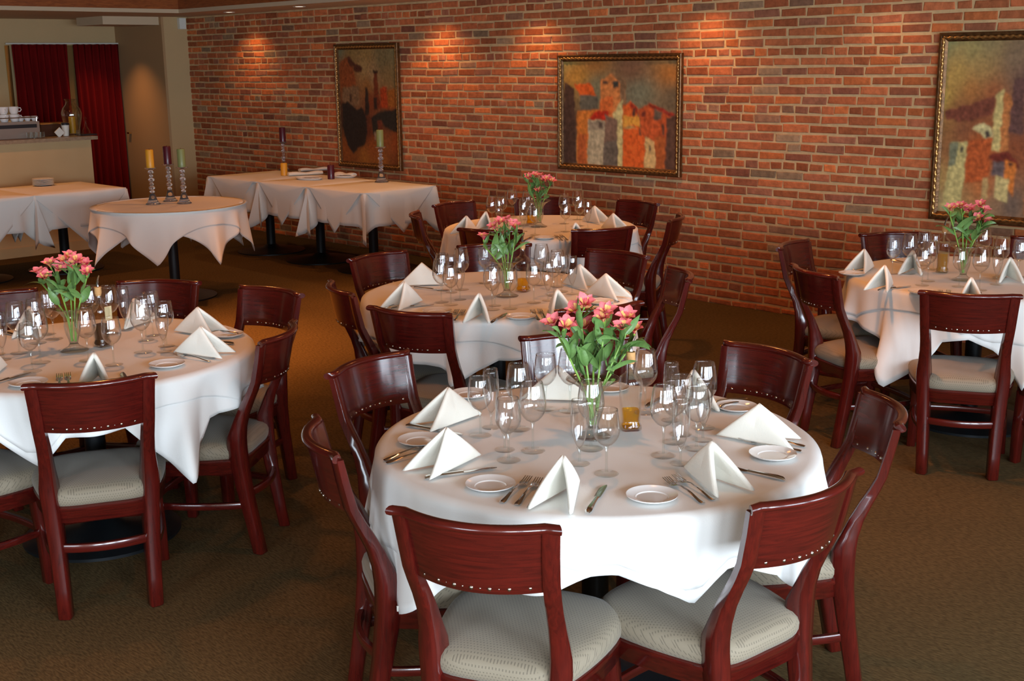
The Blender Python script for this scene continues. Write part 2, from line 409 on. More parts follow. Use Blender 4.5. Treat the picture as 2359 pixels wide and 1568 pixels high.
# soffit ring, tray ceiling, wooden fascias
struct('ceiling', MB().box(((WX0 + TRX) / 2, 2.2, CEIL + 0.02), (TRX - WX0, 11, 0.04)).box(((TRX + WX1) / 2, (TRY + WALL) / 2, CEIL + 0.02), (WX1 - TRX, WALL - TRY, 0.04)), M['ceil'])
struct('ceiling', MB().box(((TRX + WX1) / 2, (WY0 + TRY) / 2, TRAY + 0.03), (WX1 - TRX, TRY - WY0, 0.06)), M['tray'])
struct('trim_2', slab(TRX - 0.03, TRX, WY0, TRY, CEIL + 0.04, TRAY), M['fascia'])
struct('trim_3', slab(TRX, WX1, TRY, TRY + 0.03, CEIL + 0.04, TRAY), M['fascia'])
struct('trim_4', slab(-14.0, -13.35, 6.62, 7.31, CEIL - 0.09, CEIL), M['ceil'])
# recessed downlights
def make_can():
    t = thing('downlight', '', 'ceiling light', (0, 0, 0))
    MB().lathe([(0.048, 0.0), (0.062, -0.004), (0.064, 0.0)], 20).build('trim_ring', M['white_plastic'], t)
    m2 = bpy.data.materials.get('lamp_glow')
    if not m2:
        m2 = bpy.data.materials.new('lamp_glow'); m2.use_nodes = True; bb = m2.node_tree.nodes['Principled BSDF']
        bb.inputs['Emission Color'].default_value = (1, 0.75, 0.5, 1); bb.inputs['Emission Strength'].default_value = 6
    MB().lathe([(0.0001, -0.001), (0.046, -0.001)], 16).build('lamp', m2, t)
    return t
can = Proto(make_can)
CAN_WORDS = ['farthest left along the brick wall', 'between the narrow painting and the brick corner', 'above the brick wall right of the narrow painting', 'above the brick wall left of the square painting', 'above the brick wall right of the square painting', 'above the brick wall left of the tall right painting']
for (x, y), wd in zip([(-11.85, 7.33), (-10.4, 7.23), (-8.72, 7.33), (-7.47, 7.33), (-5.68, 7.33)], CAN_WORDS):
    can.place((x, y, CEIL), 0, 'round recessed downlight in the soffit ' + wd, 'recessed downlights along the brick wall')

# ------------------------------------------------------------------ curtains, counter, alarm box
def curtain(name, y0, y1, z0, z1, label, seed):
    x0 = WX0 + 0.07; n = 90; rg = random.Random(seed); rings = []
    ph = [rg.uniform(0, 6) for _ in range(3)]
    for iz in range(9):
        t = iz / 8; z = z1 + (z0 - z1) * t; row = []
        for j in range(n):
            u = j / (n - 1); y = y0 + (y1 - y0) * u
            a = 0.016 + 0.024 * min(1, t * 3)
            row.append((x0 + a * math.sin(u * (y1 - y0) / 0.085 * 2 * PI + ph[0] + 0.5 * math.sin(3 * t + u * 9)) + 0.01 * math.sin(17 * u + ph[1]), y + 0.01 * t * math.sin(11 * u + ph[2]), z + (0.008 * abs(math.sin(u * (y1 - y0) / 0.085 * PI)) if iz == 0 else 0)))
        rings.append(row)
    mb = MB().loft(rings, cap=False, closed=False)
    o = mb.build(name, M['curtain'], recalc=False)
    sm = o.modifiers.new('thickness', 'SOLIDIFY'); sm.thickness = 0.004
    return tag(o, label, 'curtain', 'red curtains on the far wall')
ca = atx(20, 103, WX0); cb = atx(148, 103, WX0); cc = atx(163, 104, WX0); cd = atx(273, 104, WX0)
curtain('curtain', ca.y, cb.y, 1.10, 2.115, 'dark red pleated curtain panel left of the window strip, behind the coffee machine', 1)
curtain('curtain', cc.y, cd.y, 0.05, 2.115, 'long dark red pleated curtain panel hanging beside the tan pier', 2)
f = MB(); yw = (cb.y + cc.y) / 2
f.box((WX0 + 0.012, yw, 1.6), (0.02, 0.10, 1.02)); struct('window_6', f, simple('olive_frame', lin(120, 88, 40), 0.5))
f = MB().box((WX0 + 0.012, ca.y - 0.03, 1.6), (0.02, 0.05, 1.02)); struct('trim_5', f, M['brass'])
f = MB().tube([(WX0 + 0.06, ca.y - 0.06, 2.13), (WX0 + 0.06, cd.y - 0.02, 2.13)], 0.009)
tag(f.build('curtain_rail', M['white_plastic']), 'thin pale curtain rail above the two red curtains', 'curtain rail')
tag(MB().box((-13.27, 7.56, 2.335), (0.05, 0.085, 0.125)).build('alarm_box', M['white_plastic'], smooth=False), 'small white alarm sensor box high beside the brick corner', 'sensor')
hd = atx(282, 309, -13.9)
tag(MB().box((-14.25, PY - 0.02, hd.z - 0.01), (0.05, 0.03, 0.02)).build('brass_hook', M['brass']), 'tiny brass hook on the tan pier beside the curtain', 'hook')

CX = -12.2; CTOP = 1.165
cend = atx(211, 320, CX + 0.02).y
t = thing('service_counter', 'cream half-height service counter with a stone top at far left', 'counter', (CX - 0.3, 3.4, 0))
def loc_build(mb, name, mat, par, **kw):
    o = mb.build(name, mat, par, **kw); o.matrix_parent_inverse = Matrix.Translation(-Vector(par.location)); return o
def rel(par, mb, name, mat, **kw):
    """geometry given in room coordinates, parented without moving"""
    L0 = par.location; mb.v = [(v[0] - L0[0], v[1] - L0[1], v[2] - L0[2]) for v in mb.v]
    return mb.build(name, mat, par, **kw)
rel(t, MB().box((CX - 0.08, (cend + 0.6) / 2, CTOP / 2 - 0.02), (0.16, cend - 0.6, CTOP - 0.04)), 'body', M['cream'], smooth=False)
rel(t, MB().box((CX - 0.30, (cend + 0.65) / 2, CTOP - 0.02), (0.72, cend - 0.6 + 0.05, 0.035)), 'worktop', M['stone'], smooth=False)
rel(t, MB().box((CX + 0.008, (cend + 0.6) / 2, 0.05), (0.016, cend - 0.6, 0.10)), 'plinth', M['cream'], smooth=False)
# things on the counter
cm = atx(0, 318, CX - 0.25).y; cm1 = atx(84, 316, CX - 0.25).y
ct = CTOP
mt = thing('coffee_machine', 'boxy steel coffee machine with white cups on top at left end of counter', 'coffee machine', (CX - 0.35, (cm1 + 3.9) / 2, ct))
mlen = cm1 - 3.9
MB().box((0, 0, 0.0825), (0.40, mlen, 0.165)).build('body', M['grey_steel'], mt, smooth=False)
MB().box((0.203, 0, 0.12), (0.006, mlen * 0.96, 0.035)).build('vent_panel', M['dark'], mt, smooth=False)
MB().tube([(0.19, -mlen / 2 + .02, 0.205), (0.19, mlen / 2 - .02, 0.205)], 0.005).tube([(0.19, mlen / 2 - .02, 0.165), (0.19, mlen / 2 - .02, 0.205)], 0.005).tube([(0.19, 0, 0.165), (0.19, 0, 0.205)], 0.005).build('cup_rail', M['steel'], mt)
def make_cup():
    t = thing('coffee_cup', '', 'cup', (0, 0, 0))
    MB().lathe([(0.001, 0), (0.025, 0), (0.034, 0.02), (0.038, 0.055), (0.035, 0.055), (0.031, 0.02), (0.001, 0.005)], 20).build('bowl', M['china'], t)
    MB().tube([(0, 0.036, 0.045), (0, 0.055, 0.045), (0, 0.06, 0.03), (0, 0.05, 0.018), (0, 0.033, 0.018)], 0.004, 6).build('handle', M['china'], t)
    return t
cup = Proto(make_cup)
ymax = cm1 - 0.06
for r_ in range(2):
    for i in range(5):
        cup.place((CX - 0.24, ymax - 0.15 - i * 0.105, ct + 0.1665 + r_ * 0.0755), 0 if i == 0 else -1.57, 'white coffee cup in the %s row on the machine, %s' % (('lower', 'upper')[r_], ('nearest the rail end', 'second from the rail end', 'third from the rail end', 'fourth from the rail end', 'fifth from the rail end')[i]), 'white cups on the coffee machine', (1.3, 1.3, 1.3))
for i in range(3):
    c = cup.place((CX - 0.26, ymax + 0.06 - i * 0.07, ct + 0.166), 0.4, 'small %s cup beside the stacked white cups on the machine' % ('grey blue outermost', 'grey blue middle', 'grey blue inner')[i], 'small cups on the coffee machine', (0.85, 0.85, 0.85))
def on_counter(px, X):
    p = atx(px, 310, X); p.z = ct; return p
def lathe_thing(name, label, cat, loc, prof, mat, n=24, group=None):
    return tag(MB().lathe(prof, n).build(name, mat, loc=loc), label, cat, group)
p = on_counter(169, CX - 0.40)
ht = thing('hurricane_vase', 'large clear glass hurricane jar holding a yellow candle on the counter', 'jar', (p.x, p.y, ct))
hp = [(0.001, 0.003), (0.06, 0.003), (0.075, 0.06), (0.10, 0.17), (0.105, 0.22), (0.09, 0.27), (0.055, 0.31), (0.05, 0.34), (0.062, 0.36)]
MB().lathe(hp + [(r - 0.003, z) for r, z in reversed(hp[1:])], 28).build('jar_body', M['glass_edge'], ht)
MB().lathe([(0.062, 0.36), (0.068, 0.363), (0.062, 0.367)], 28).build('rim', M['glass_edge'], ht)
tag(MB().lathe([(0.001, 0.012), (0.035, 0.012), (0.035, 0.18), (0.030, 0.185), (0.001, 0.182)], 20).build('pillar_candle', M['yellow_wax'], loc=(p.x, p.y, ct)), 'yellow pillar candle inside the glass hurricane jar on the counter', 'candle')
p2 = on_counter(152, CX - 0.2)
tt = thing('paper_cup', 'white paper cup with a dark lid in front of the hurricane jar', 'cup', (CX - 0.2, p2.y, ct))
MB().lathe([(0.001, 0), (0.028, 0), (0.04, 0.11), (0.001, 0.11)], 20).build('cup_body', M['white_plastic'], tt)
MB().lathe([(0.001, 0.11), (0.043, 0.11), (0.042, 0.122), (0.036, 0.135), (0.001, 0.135)], 20).build('lid', M['dark'], tt)
p3 = on_counter(143, CX - 0.12)
o = MB().box((0, 0, 0.045), (0.012, 0.075, 0.075)).build('sign_card', M['white_plastic'], loc=(CX - 0.12, p3.y, ct + 0.008), smooth=False); o.rotation_euler = (0.7, 0.1, 0)
tag(o, 'small tilted white card leaning beside the paper cup on the counter', 'card')
p4 = on_counter(195, CX - 0.2)
tt = thing('oil_cruet', 'small conical glass cruet with stopper near the right end of the counter', 'cruet', (CX - 0.16, p4.y, ct + 0.0115))
MB().lathe([(0.001, 0.0), (0.045, 0.002), (0.038, 0.03), (0.014, 0.08), (0.010, 0.13), (0.013, 0.14), (0.001, 0.14)], 20).build('flask', M['glass_edge'], tt)
MB().lathe([(0.001, 0.14), (0.008, 0.145), (0.014, 0.16), (0.008, 0.175), (0.001, 0.177)], 14).build('stopper', M['glass_edge'], tt)
for px_, wd in ((66, 'in front of the machine, left one'), (78, 'in front of the machine, right one'), (90, 'just right of the machine'), (98, 'right of the machine beside another tumbler'), (181, 'next to the conical cruet')):
    q = on_counter(px_, CX - 0.06)
    lathe_thing('glass_tumbler', 'small glass tumbler on the counter ' + wd, 'tumbler', (CX - 0.06, q.y, ct), [(0.001, 0), (0.018, 0), (0.022, 0.06), (0.020, 0.06), (0.016, 0.004), (0.001, 0.004)], M['glass_edge'], 16, 'tumblers on the counter')
q = on_counter(118, CX - 0.44)
tt = thing('tea_box', 'dark wooden box with brass edge between machine and hurricane jar', 'box', (CX - 0.44, q.y, ct))
MB().box((0, 0, 0.06), (0.22, 0.30, 0.12)).build('box_body', simple('dark_wood_box', (0.05, 0.014, 0.006, 1), 0.3, coat=0.5), tt, smooth=False)
MB().box((0.0, 0, 0.125), (0.23, 0.31, 0.012)).build('brass_edge', M['brass'], tt, smooth=False)
p5 = on_counter(178, CX - 0.25)
tag(MB().box((CX - 0.17, p4.y, ct + 0.006), (0.18, 0.16, 0.010)).build('serving_tray', M['dark'], smooth=False), 'flat dark tray under the cruet at the right end of the counter', 'tray')

# ------------------------------------------------------------------ table pedestal and cloths
TZ = 0.76
def pedestal(parent, top, r_top, r_base=0.30):
    MB().lathe([(0.001, top - 0.03), (r_top, top - 0.03), (r_top + 0.004, top - 0.015), (r_top, top), (0.001, top)], 64).build('tabletop', simple('table_ply', lin(120, 90, 60), 0.6), parent)
    MB().lathe([(0.001, 0.04), (0.042, 0.04), (0.040, top - 0.10), (0.10, top - 0.03), (0.001, top - 0.03)], 24).build('column', M['black'], parent)
    MB().lathe([(0.001, 0.0), (r_base, 0.0), (r_base, 0.012), (r_base * 0.75, 0.028), (0.09, 0.045), (0.05, 0.075), (0.001, 0.075)], 40).build('base', M['black'], parent)

def square_drop(half, ang, R, phase):
    a = ang - phase + PI / 4     # phase = angle of one corner
    a = (a + PI / 4) % (PI / 2) - PI / 4
    return half / math.cos(a) - R
def key_drop(keys, deg):
    """measured hem drops (angle, drop), smoothly joined; None away from them"""
    ks = sorted(keys); deg = (deg + 180) % 360 - 180
    if deg < ks[0][0] or deg > ks[-1][0]: return None
    for (a0, d0), (a1, d1) in zip(ks, ks[1:]):
        if a0 <= deg <= a1:
            q = (deg - a0) / (a1 - a0); return d0 + (d1 - d0) * q
HEM = {'T1': [(-150, .24), (-125, .26), (-110, .30), (-100, .37), (-89, .29), (-80, .22), (-56, .19), (-49, .15), (-44, .14), (-36, .17), (-24, .25), (-17, .16), (0, .22), (10, .33), (22, .2), (36, .17), (51, .26), (65, .2)],
 'T0': [(-90, .3), (-70, .2), (-52, .16), (-41, .26), (-34, .16), (-15, .15), (-9, .25), (3, .39), (11, .29), (15, .19), (32, .16), (42, .15), (60, .2), (76, .28), (95, .2)],
 'T2': [(-165, .2), (-150, .31), (-125, .18), (-103, .17), (-90, .20), (-68, .22), (-57, .28), (-44, .18), (-30, .16), (-12, .30), (5, .18), (20, .2), (33, .35), (50, .2)],
 'TR': [(-150, .3), (-135, .2), (-120, .21), (-106, .26), (-94, .47), (-86, .33), (-79, .22), (-66, .19), (-58, .25), (-49, .42), (-40, .25), (-25, .18)],
 'T3': [(-165, .2), (-149, .25), (-113, .17), (-80, .2), (-57, .16), (-35, .2), (-15, .3), (5, .18), (23, .17), (40, .26), (60, .2)]}
def round_cloth(name, c, R, z, half, corner, seed, chairs, mat, label, group, lift=0.0, maxover=0.27, amp=1.0, hem=None, cap=None, fcorner=None):
    rg = random.Random(seed); n = 288; K = 12
    ph = [rg.uniform(0, 2 * PI) for _ in range(6)]; cr = math.radians(corner); fcr = math.radians(corner if fcorner is None else fcorner)
    ztop = z + lift; vs = []; rings = []
    flat = [0.02, 0.2, 0.4, 0.55, 0.62, R - 0.012]
    if R < 0.6: flat = [0.02, 0.2, 0.4, 0.5, R - 0.03, R - 0.012]
    for r in flat:
        rings.append([(r * math.cos(2 * PI * j / n), r * math.sin(2 * PI * j / n), ztop + 0.0006 * math.sin(9 * r * 5 + j * 0.05)) for j in range(n)])
    for k in range(1, K + 1):
        row = []
        for j in range(n):
            a = 2 * PI * j / n
            Ld = max(0.05, square_drop(half, a, R, cr))
            kd = key_drop(hem, math.degrees(a)) if hem else None
            for ca_ in chairs:
                d = (a - math.radians(ca_) + PI) % (2 * PI) - PI
                wgt = math.exp(-(d / 0.22) ** 4)
                if Ld > maxover: Ld = Ld * (1 - wgt) + maxover * wgt
            if kd is not None: Ld = kd
            if cap:
                kc = key_drop(cap, math.degrees(a))
                if kc is not None: Ld = min(Ld, kc - 0.025)
                Ld = min(Ld, 0.21)
            t = Ld * k / K
            wv = 0.55 * math.sin(13 * a + ph[0] + 0.8 * math.sin(2 * a + ph[3])) + 0.35 * math.sin(21 * a + ph[1] + math.sin(3 * a)) + 0.25 * math.sin(5 * a + ph[2])
            dc = (a - fcr + PI / 4) % (PI / 2) - PI / 4
            fold = 0.18 * wv * amp + 0.16 * math.exp(-(dc / 0.07) ** 2) - 0.10 * (math.exp(-((abs(dc) - 0.19) / 0.08) ** 2))
            tt = max(0.0, t - 0.01)
            rr = R + lift * 1.0 + 0.004 * min(1, k / 2) + tt * (0.10 + fold)
            rr = max(rr, R - 0.004 + lift)
            a2 = a + tt * 0.25 * math.cos(13 * a + ph[0]) * 0.5
            drop = t if k > 1 else t
            zz = ztop - drop * (1 - 0.04) + (0.004 if k == 1 else 0)
            # rounded table edge
            if k == 1: rr = R + lift + 0.001; zz = ztop - min(t, 0.012)
            row.append((rr * math.cos(a2), rr * math.sin(a2), zz))
        rings.append(row)
    mb = MB().loft(rings, cap=False)
    m_ = len(mb.v); mb.add([(0, 0, ztop)], []); mb.add([], [])
    for j in range(n): mb.f.append((m_, j, (j + 1) % n)); mb.c.append(None); mb.m.append(0)
    o = mb.build(name, mat, loc=(c[0], c[1], 0), angle=180)
    sm = o.modifiers.new('thickness', 'SOLIDIFY'); sm.thickness = 0.0015; sm.offset = 1
    return tag(o, label, 'tablecloth', group)

TN = dict(T1='the nearest round table', T2='the middle round table', T3='the rearmost round table', T0='the left-hand round table', TR='the right-hand round table')
R_T = 0.645
CHAIRS = {  # panel-top centre (x, y), facing in degrees, words
 'T1': [(-1.937, 1.748, 116, 'front', 'seen from behind'), (-1.50, 2.437, 175, 'front right', 'seen from behind'), (-1.729, 3.196, -136, 'right', 'seen side-on'),
        (-2.374, 3.556, -97, 'back right', 'facing the camera'), (-3.03, 3.27, -45, 'back', 'facing the camera'), (-3.287, 2.501, 10, 'back left', 'half turned'), (-2.702, 1.89, 62, 'left', 'seen nearly edge-on')],
 'T2': [(-3.873, 3.166, 107, 'front left', 'seen from behind'), (-3.348, 3.758, 160, 'front right', 'seen from behind'), (-3.605, 4.628, -128, 'right', 'seen side-on'),
        (-4.243, 4.906, -87, 'back right', 'facing the camera'), (-4.946, 4.672, -38, 'back', 'facing the camera'), (-5.163, 4.017, 3, 'back left', 'half turned'), (-4.53, 3.30, 68, 'left', 'seen edge-on')],
 'T3': [(-5.436, 5.099, 118, 'front left', 'seen from behind'), (-4.94, 5.58, 155, 'front right', 'seen from behind'), (-4.955, 6.305, -150, 'right', 'seen side-on'),
        (-5.701, 6.818, -95, 'back right', 'facing the camera'), (-6.43, 6.56, -42, 'back', 'facing the camera'), (-6.69, 5.92, 2, 'back left', 'half turned'), (-6.38, 5.315, 50, 'left', 'seen edge-on')],
 'T0': [(-3.774, 1.72, 155, 'front', 'seen from behind'), (-3.945, 2.57, -142, 'right', 'seen side-on'), (-4.718, 3.044, -81, 'back right', 'turned away'),
        (-5.31, 2.80, -50, 'back', 'facing the camera'), (-5.58, 2.126, 2, 'back left', 'facing the camera'), (-4.36, 1.19, 100, 'front left', 'cut by the frame')],
 'TR': [(-2.345, 5.036, 117, 'front', 'seen from behind'), (-3.165, 5.107, 64, 'front left', 'seen from behind'), (-3.722, 5.787, 10, 'left', 'half turned'),
        (-3.50, 6.50, -40, 'back left', 'facing the camera'), (-2.754, 6.84, -85, 'back right', 'facing the camera'), (-1.75, 5.55, 165, 'front right', 'cut by the frame')],
}
CLOTH = {'T1': (-100, -26), 'T2': (-57, -10), 'T3': (-130, -20), 'T0': (3, -42), 'TR': (-94, -50)}
for i, (k, c) in enumerate(TABLES.items()):
    t = thing('round_table', 'round pedestal table with a black base under the white cloths, ' + TN[k].replace('the ', ''), 'table', (c[0], c[1], 0), group='round dining tables')
    pedestal(t, TZ - 0.004, R_T - 0.006, 0.31)
    angs = [math.degrees(math.atan2(y - c[1], x - c[0])) for x, y, *_ in CHAIRS[k]]
    round_cloth('tablecloth', c, R_T, TZ, 0.76, CLOTH[k][0], 11 + i, angs, M['linen'], 'white lower tablecloth hanging in folds over ' + TN[k], 'white tablecloths on the round tables', hem=HEM[k])
    round_cloth('tablecloth', c, R_T, TZ, 0.735, CLOTH[k][1], 11 + i, angs, M['linen'], 'white upper tablecloth laid diagonally over ' + TN[k], 'white tablecloths on the round tables', lift=0.004, maxover=0.2, cap=HEM[k], fcorner=CLOTH[k][0])
tg = at(925, 1402, 0.415)
_tc = [o for o in bpy.data.objects if o.get('label', '').startswith('white lower tablecloth hanging in folds over the nearest')][0]
_o = MB().box((tg.x - _tc.location.x, tg.y - _tc.location.y, tg.z), (0.002, 0.026, 0.016), 2.2).build('laundry_tag', M['white_plastic'], _tc, smooth=False)
SZ = TZ + 0.0065   # surface height for things on the cloth

# ------------------------------------------------------------------ chairs
def outline(s=1.0, dy=0.0, n=6):
    half = [(x, y if y < -.13 else -.13 + (y + .13) * .87) for x, y in [(0, -.232), (.08, -.232), (.135, -.222), (.172, -.19), (.195, -.13), (.215, -.04), (.228, .05), (.232, .13), (.222, .19), (.190, .235), (.14, .262), (.07, .275), (0, .278)]]
    pts = half + [(-x, y) for x, y in half[-2:0:-1]]
    # Catmull-Rom refine
    out = []; m_ = len(pts)
    for i in range(m_):
        p0, p1, p2, p3 = (Vector(pts[(i + k) % m_]) for k in (-1, 0, 1, 2))
        for q in (0, 0.5):
            v = 0.5 * ((2 * p1) + (p2 - p0) * q + (2 * p0 - 5 * p1 + 4 * p2 - p3) * q * q + (3 * p1 - p0 - 3 * p2 + p3) * q ** 3)
            out.append((v.x * s, v.y * s + dy))
    return out
def make_chair():
    t = thing('dining_chair', '', 'chair', (0, 0, 0))
    # cushion
    rings = []
    for z, s in [(0.388, 0.965), (0.392, 0.995), (0.405, 1.015), (0.422, 1.02), (0.436, 1.0), (0.447, 0.95), (0.454, 0.86), (0.459, 0.70), (0.462, 0.45), (0.463, 0.15)]:
        rings.append([(x, y, z) for x, y in outline(s, 0.022 * (1 - s) + 0.004)])
    MB().loft(rings).build('seat', M['seat'], t, angle=180)
    # frame under the seat
    rings = []
    for z, s in [(0.334, 0.955), (0.330, 0.975), (0.333, 0.99), (0.370, 0.995), (0.375, 1.015), (0.386, 1.012), (0.391, 0.98)]:
        rings.append([(x, y, z) for x, y in outline(s)])
    MB().loft(rings).build('seat_frame', M['wood'], t, angle=50)
    prof = [(0.0, .150, -.262, .040, .038), (.004, .150, -.262, .046, .044), (.10, .152, -.246, .047, .046), (.24, .156, -.222, .050, .052), (.36, .161, -.205, .054, .062), (.44, .165, -.200, .056, .068), (.475, .166, -.202, .054, .066), (.52, .166, -.215, .048, .050), (.57, .166, -.233, .043, .041), (.62, .168, -.257, .041, .036), (.66, .171, -.278, .041, .032), (.70, .174, -.296, .041, .029), (.78, .179, -.315, .041, .026), (.845, .184, -.328, .041, .024)]
    for s in (-1, 1):
        rings = []
        for z, x, y, w_, d_ in prof:
            b_ = 0.25; hw, hd = w_ / 2, d_ / 2
            sq = [(-hw, -hd * (1 - b_)), (-hw * (1 - b_), -hd), (hw * (1 - b_), -hd), (hw, -hd * (1 - b_)), (hw, hd * (1 - b_)), (hw * (1 - b_), hd), (-hw * (1 - b_), hd), (-hw, hd * (1 - b_))]
            rr = 0.32 * s
            rings.append([(s * x + a * math.cos(rr) - c * math.sin(rr), y + a * math.sin(rr) + c * math.cos(rr), z) for a, c in sq])
        MB().loft(rings).build('back_post', M['wood_v'], t, angle=50)
    # front legs
    for s in (-1, 1):
        rings = []
        for z, x, y, w_ in [(0, .205, .155, .036), (.004, .205, .155, .040), (.15, .200, .155, .045), (.30, .190, .150, .050), (.345, .188, .148, .051)]:
            h = w_ / 2; b_ = 0.2
            sq = [(-h, -h * (1 - b_)), (-h * (1 - b_), -h), (h * (1 - b_), -h), (h, -h * (1 - b_)), (h, h * (1 - b_)), (h * (1 - b_), h), (-h * (1 - b_), h), (-h, h * (1 - b_))]
            rings.append([(s * x + a, y + c, z) for a, c in sq])
        MB().loft(rings).build('front_leg', M['wood_v'], t, angle=50)
    # curved back panel
    def surf(u, z):   # u -1..1, z
        k = (z - .70) / .145
        y = -.297 - (.031) * k; half = .158 + .012 * k
        return (u * half, y - 0.050 * (1 - min(1.0, u * u)))
    rings = []; th = 0.009
    zs = [0.682, 0.690, 0.72, 0.76, 0.80, 0.846]
    nu = 21
    for z in zs:
        row = []
        for j in range(nu):
            u = -1 + 2 * j / (nu - 1); x, y = surf(u, z); row.append((x, y - th + (0.003 if z == zs[0] else 0), z))
        for j in range(nu - 1, -1, -1):
            u = -1 + 2 * j / (nu - 1); x, y = surf(u, z); row.append((x, y + th - (0.003 if z == zs[0] else 0), z))
        rings.append(row)
    bpn = MB().loft(rings).build('back_panel', M['wood'], t, angle=50)
    # rolled top rail
    rings = []
    for j in range(25):
        u = -1.20 + 2.40 * j / 24; x, y = surf(u, .846); uu = 0.050 * (u * u if abs(u) > 1 else 0)
        dx, dy_ = 1, 2 * 0.05 * u / .184; l = math.hypot(dx, dy_); nx, ny = -dy_ / l, dx / l
        ring = []
        for q in range(10):
            a = 2 * PI * q / 10
            oy = 0.016 * math.cos(a) - 0.004; oz = 0.012 * math.sin(a) + 0.851
            ring.append((x + nx * oy, y + ny * oy, oz))
        rings.append(ring)
    MB().loft(rings).build('top_rail', M['wood'], t, angle=60)
    # stretchers
    def bar(p0, p1, bow, w_, h_, name):
        p0, p1 = Vector(p0), Vector(p1); d = (p1 - p0).normalized(); n_ = Vector((d.y, -d.x, 0)); rings = []
        for j in range(13):
            q = j / 12; c = p0.lerp(p1, q) + n_ * bow * 4 * q * (1 - q)
            tg = (d + n_ * bow * 4 * (1 - 2 * q) / (p1 - p0).length).normalized(); nn = Vector((tg.y, -tg.x, 0))
            rings.append([tuple(c + nn * a + Vector((0, 0, e))) for a, e in [(-w_, -h_ * .7), (-w_ * .7, -h_), (w_ * .7, -h_), (w_, -h_ * .7), (w_, h_ * .7), (w_ * .7, h_), (-w_ * .7, h_), (-w_, h_ * .7)]])
        MB().loft(rings).build(name, M['wood'], t, angle=50)
    bar((-.155, -.225, .245), (.155, -.225, .245), 0.035, .009, .015, 'rear_stretcher')
    bar((-.190, .152, .20), (.190, .152, .20), -0.02, .009, .013, 'front_stretcher')
    bar((-.162, -.205, .20), (-.196, .152, .20), -0.02, .009, .013, 'side_stretcher')
    bar((.162, -.205, .20), (.196, .152, .20), 0.02, .009, .013, 'side_stretcher')
    # through nailheads along the lower edge of the panel
    nh = MB(); 
    def head(u, r, name):
        x, y = surf(u, 0.697); nrm = Vector((-2 * 0.05 * u / .158, -1, 0)).normalized(); c = Vector((x, y, 0.697))
        a = Vector((0, 0, 1)); b_ = nrm.cross(a)
        rings = []
        for off, rr in [(-th - r * .55, r * .35), (-th - r * .38, r * .75), (-th, r), (th, r), (th + r * .38, r * .75), (th + r * .55, r * .35)]:
            rings.append([tuple(c + nrm * off + (a * math.cos(2 * PI * k / 10) + b_ * math.sin(2 * PI * k / 10)) * rr) for k in range(10)])
        MB().loft(rings).build(name, M['nail'], bpn, angle=180)
    for i in range(7): head(-0.84 + 1.68 * i / 6, 0.0055, 'nailhead')
    for i in range(6): head(-0.70 + 1.40 * i / 5, 0.0024, 'small_nailhead')
    return t
chair = Proto(make_chair)
for k, lst in CHAIRS.items():
    for x, y, ang, pos, look in lst:
        fa = math.radians(ang)
        cx_, cy_ = x + 0.335 * math.cos(fa), y + 0.335 * math.sin(fa)
        chair.place((cx_, cy_, 0), fa - PI / 2, 'dark red chair, %s, at the %s of %s' % (look, pos, TN[k]), 'dining chairs around ' + TN[k])

# ------------------------------------------------------------------ napkins, plates, cutlery, glasses
def make_napkin():
    h = 0.113; ln = 0.17
    yb = math.sqrt(ln * ln - h * h); yf = h * h / yb; sx = math.sqrt(max(1e-4, ln * ln - h * h - yf * yf))
    mb = MB()
    A, B = Vector((0, 0, h)), Vector((0, yb, 0.004)); n = 12; rings = []
    # cross sections run from the ridge's tail (B) to the open mouth: each is an inverted V with rolled lower edges
    for i in range(n + 1):
        q = i / n
        ring = []
        for s in (-1, 1):
            F_ = Vector((s * sx, -yf, 0.004))
            for j in range(9):
                v = j / 8
                if s == 1: v = 1 - v
                # wing triangle A,B,F: ridge point runs B->A, lower edge point runs B->F
                rp_ = B.lerp(A, q); ep = B.lerp(F_, q); p_ = rp_.lerp(ep, 1 - v if s == 1 else 1 - v)
                if s == -1: p_ = rp_.lerp(ep, 1 - v)
                bulge = 0.016 * math.sin(PI * (1 - v)) * q
                nrm = Vector((s, 0, 0.25)).normalized()
                p_ = p_ + nrm * bulge
                ring.append(tuple(p_))
        rings.append(ring)
    # outer skin: ordering left foot -> ridge -> right foot
    outer = []
    for ring in rings:
        left = ring[:9]; right = ring[9:]
        outer.append(left + right[1:] if False else left[:] + right[1:])
    mb = MB().loft(outer, cap=False, closed=False)
    return mb, outer
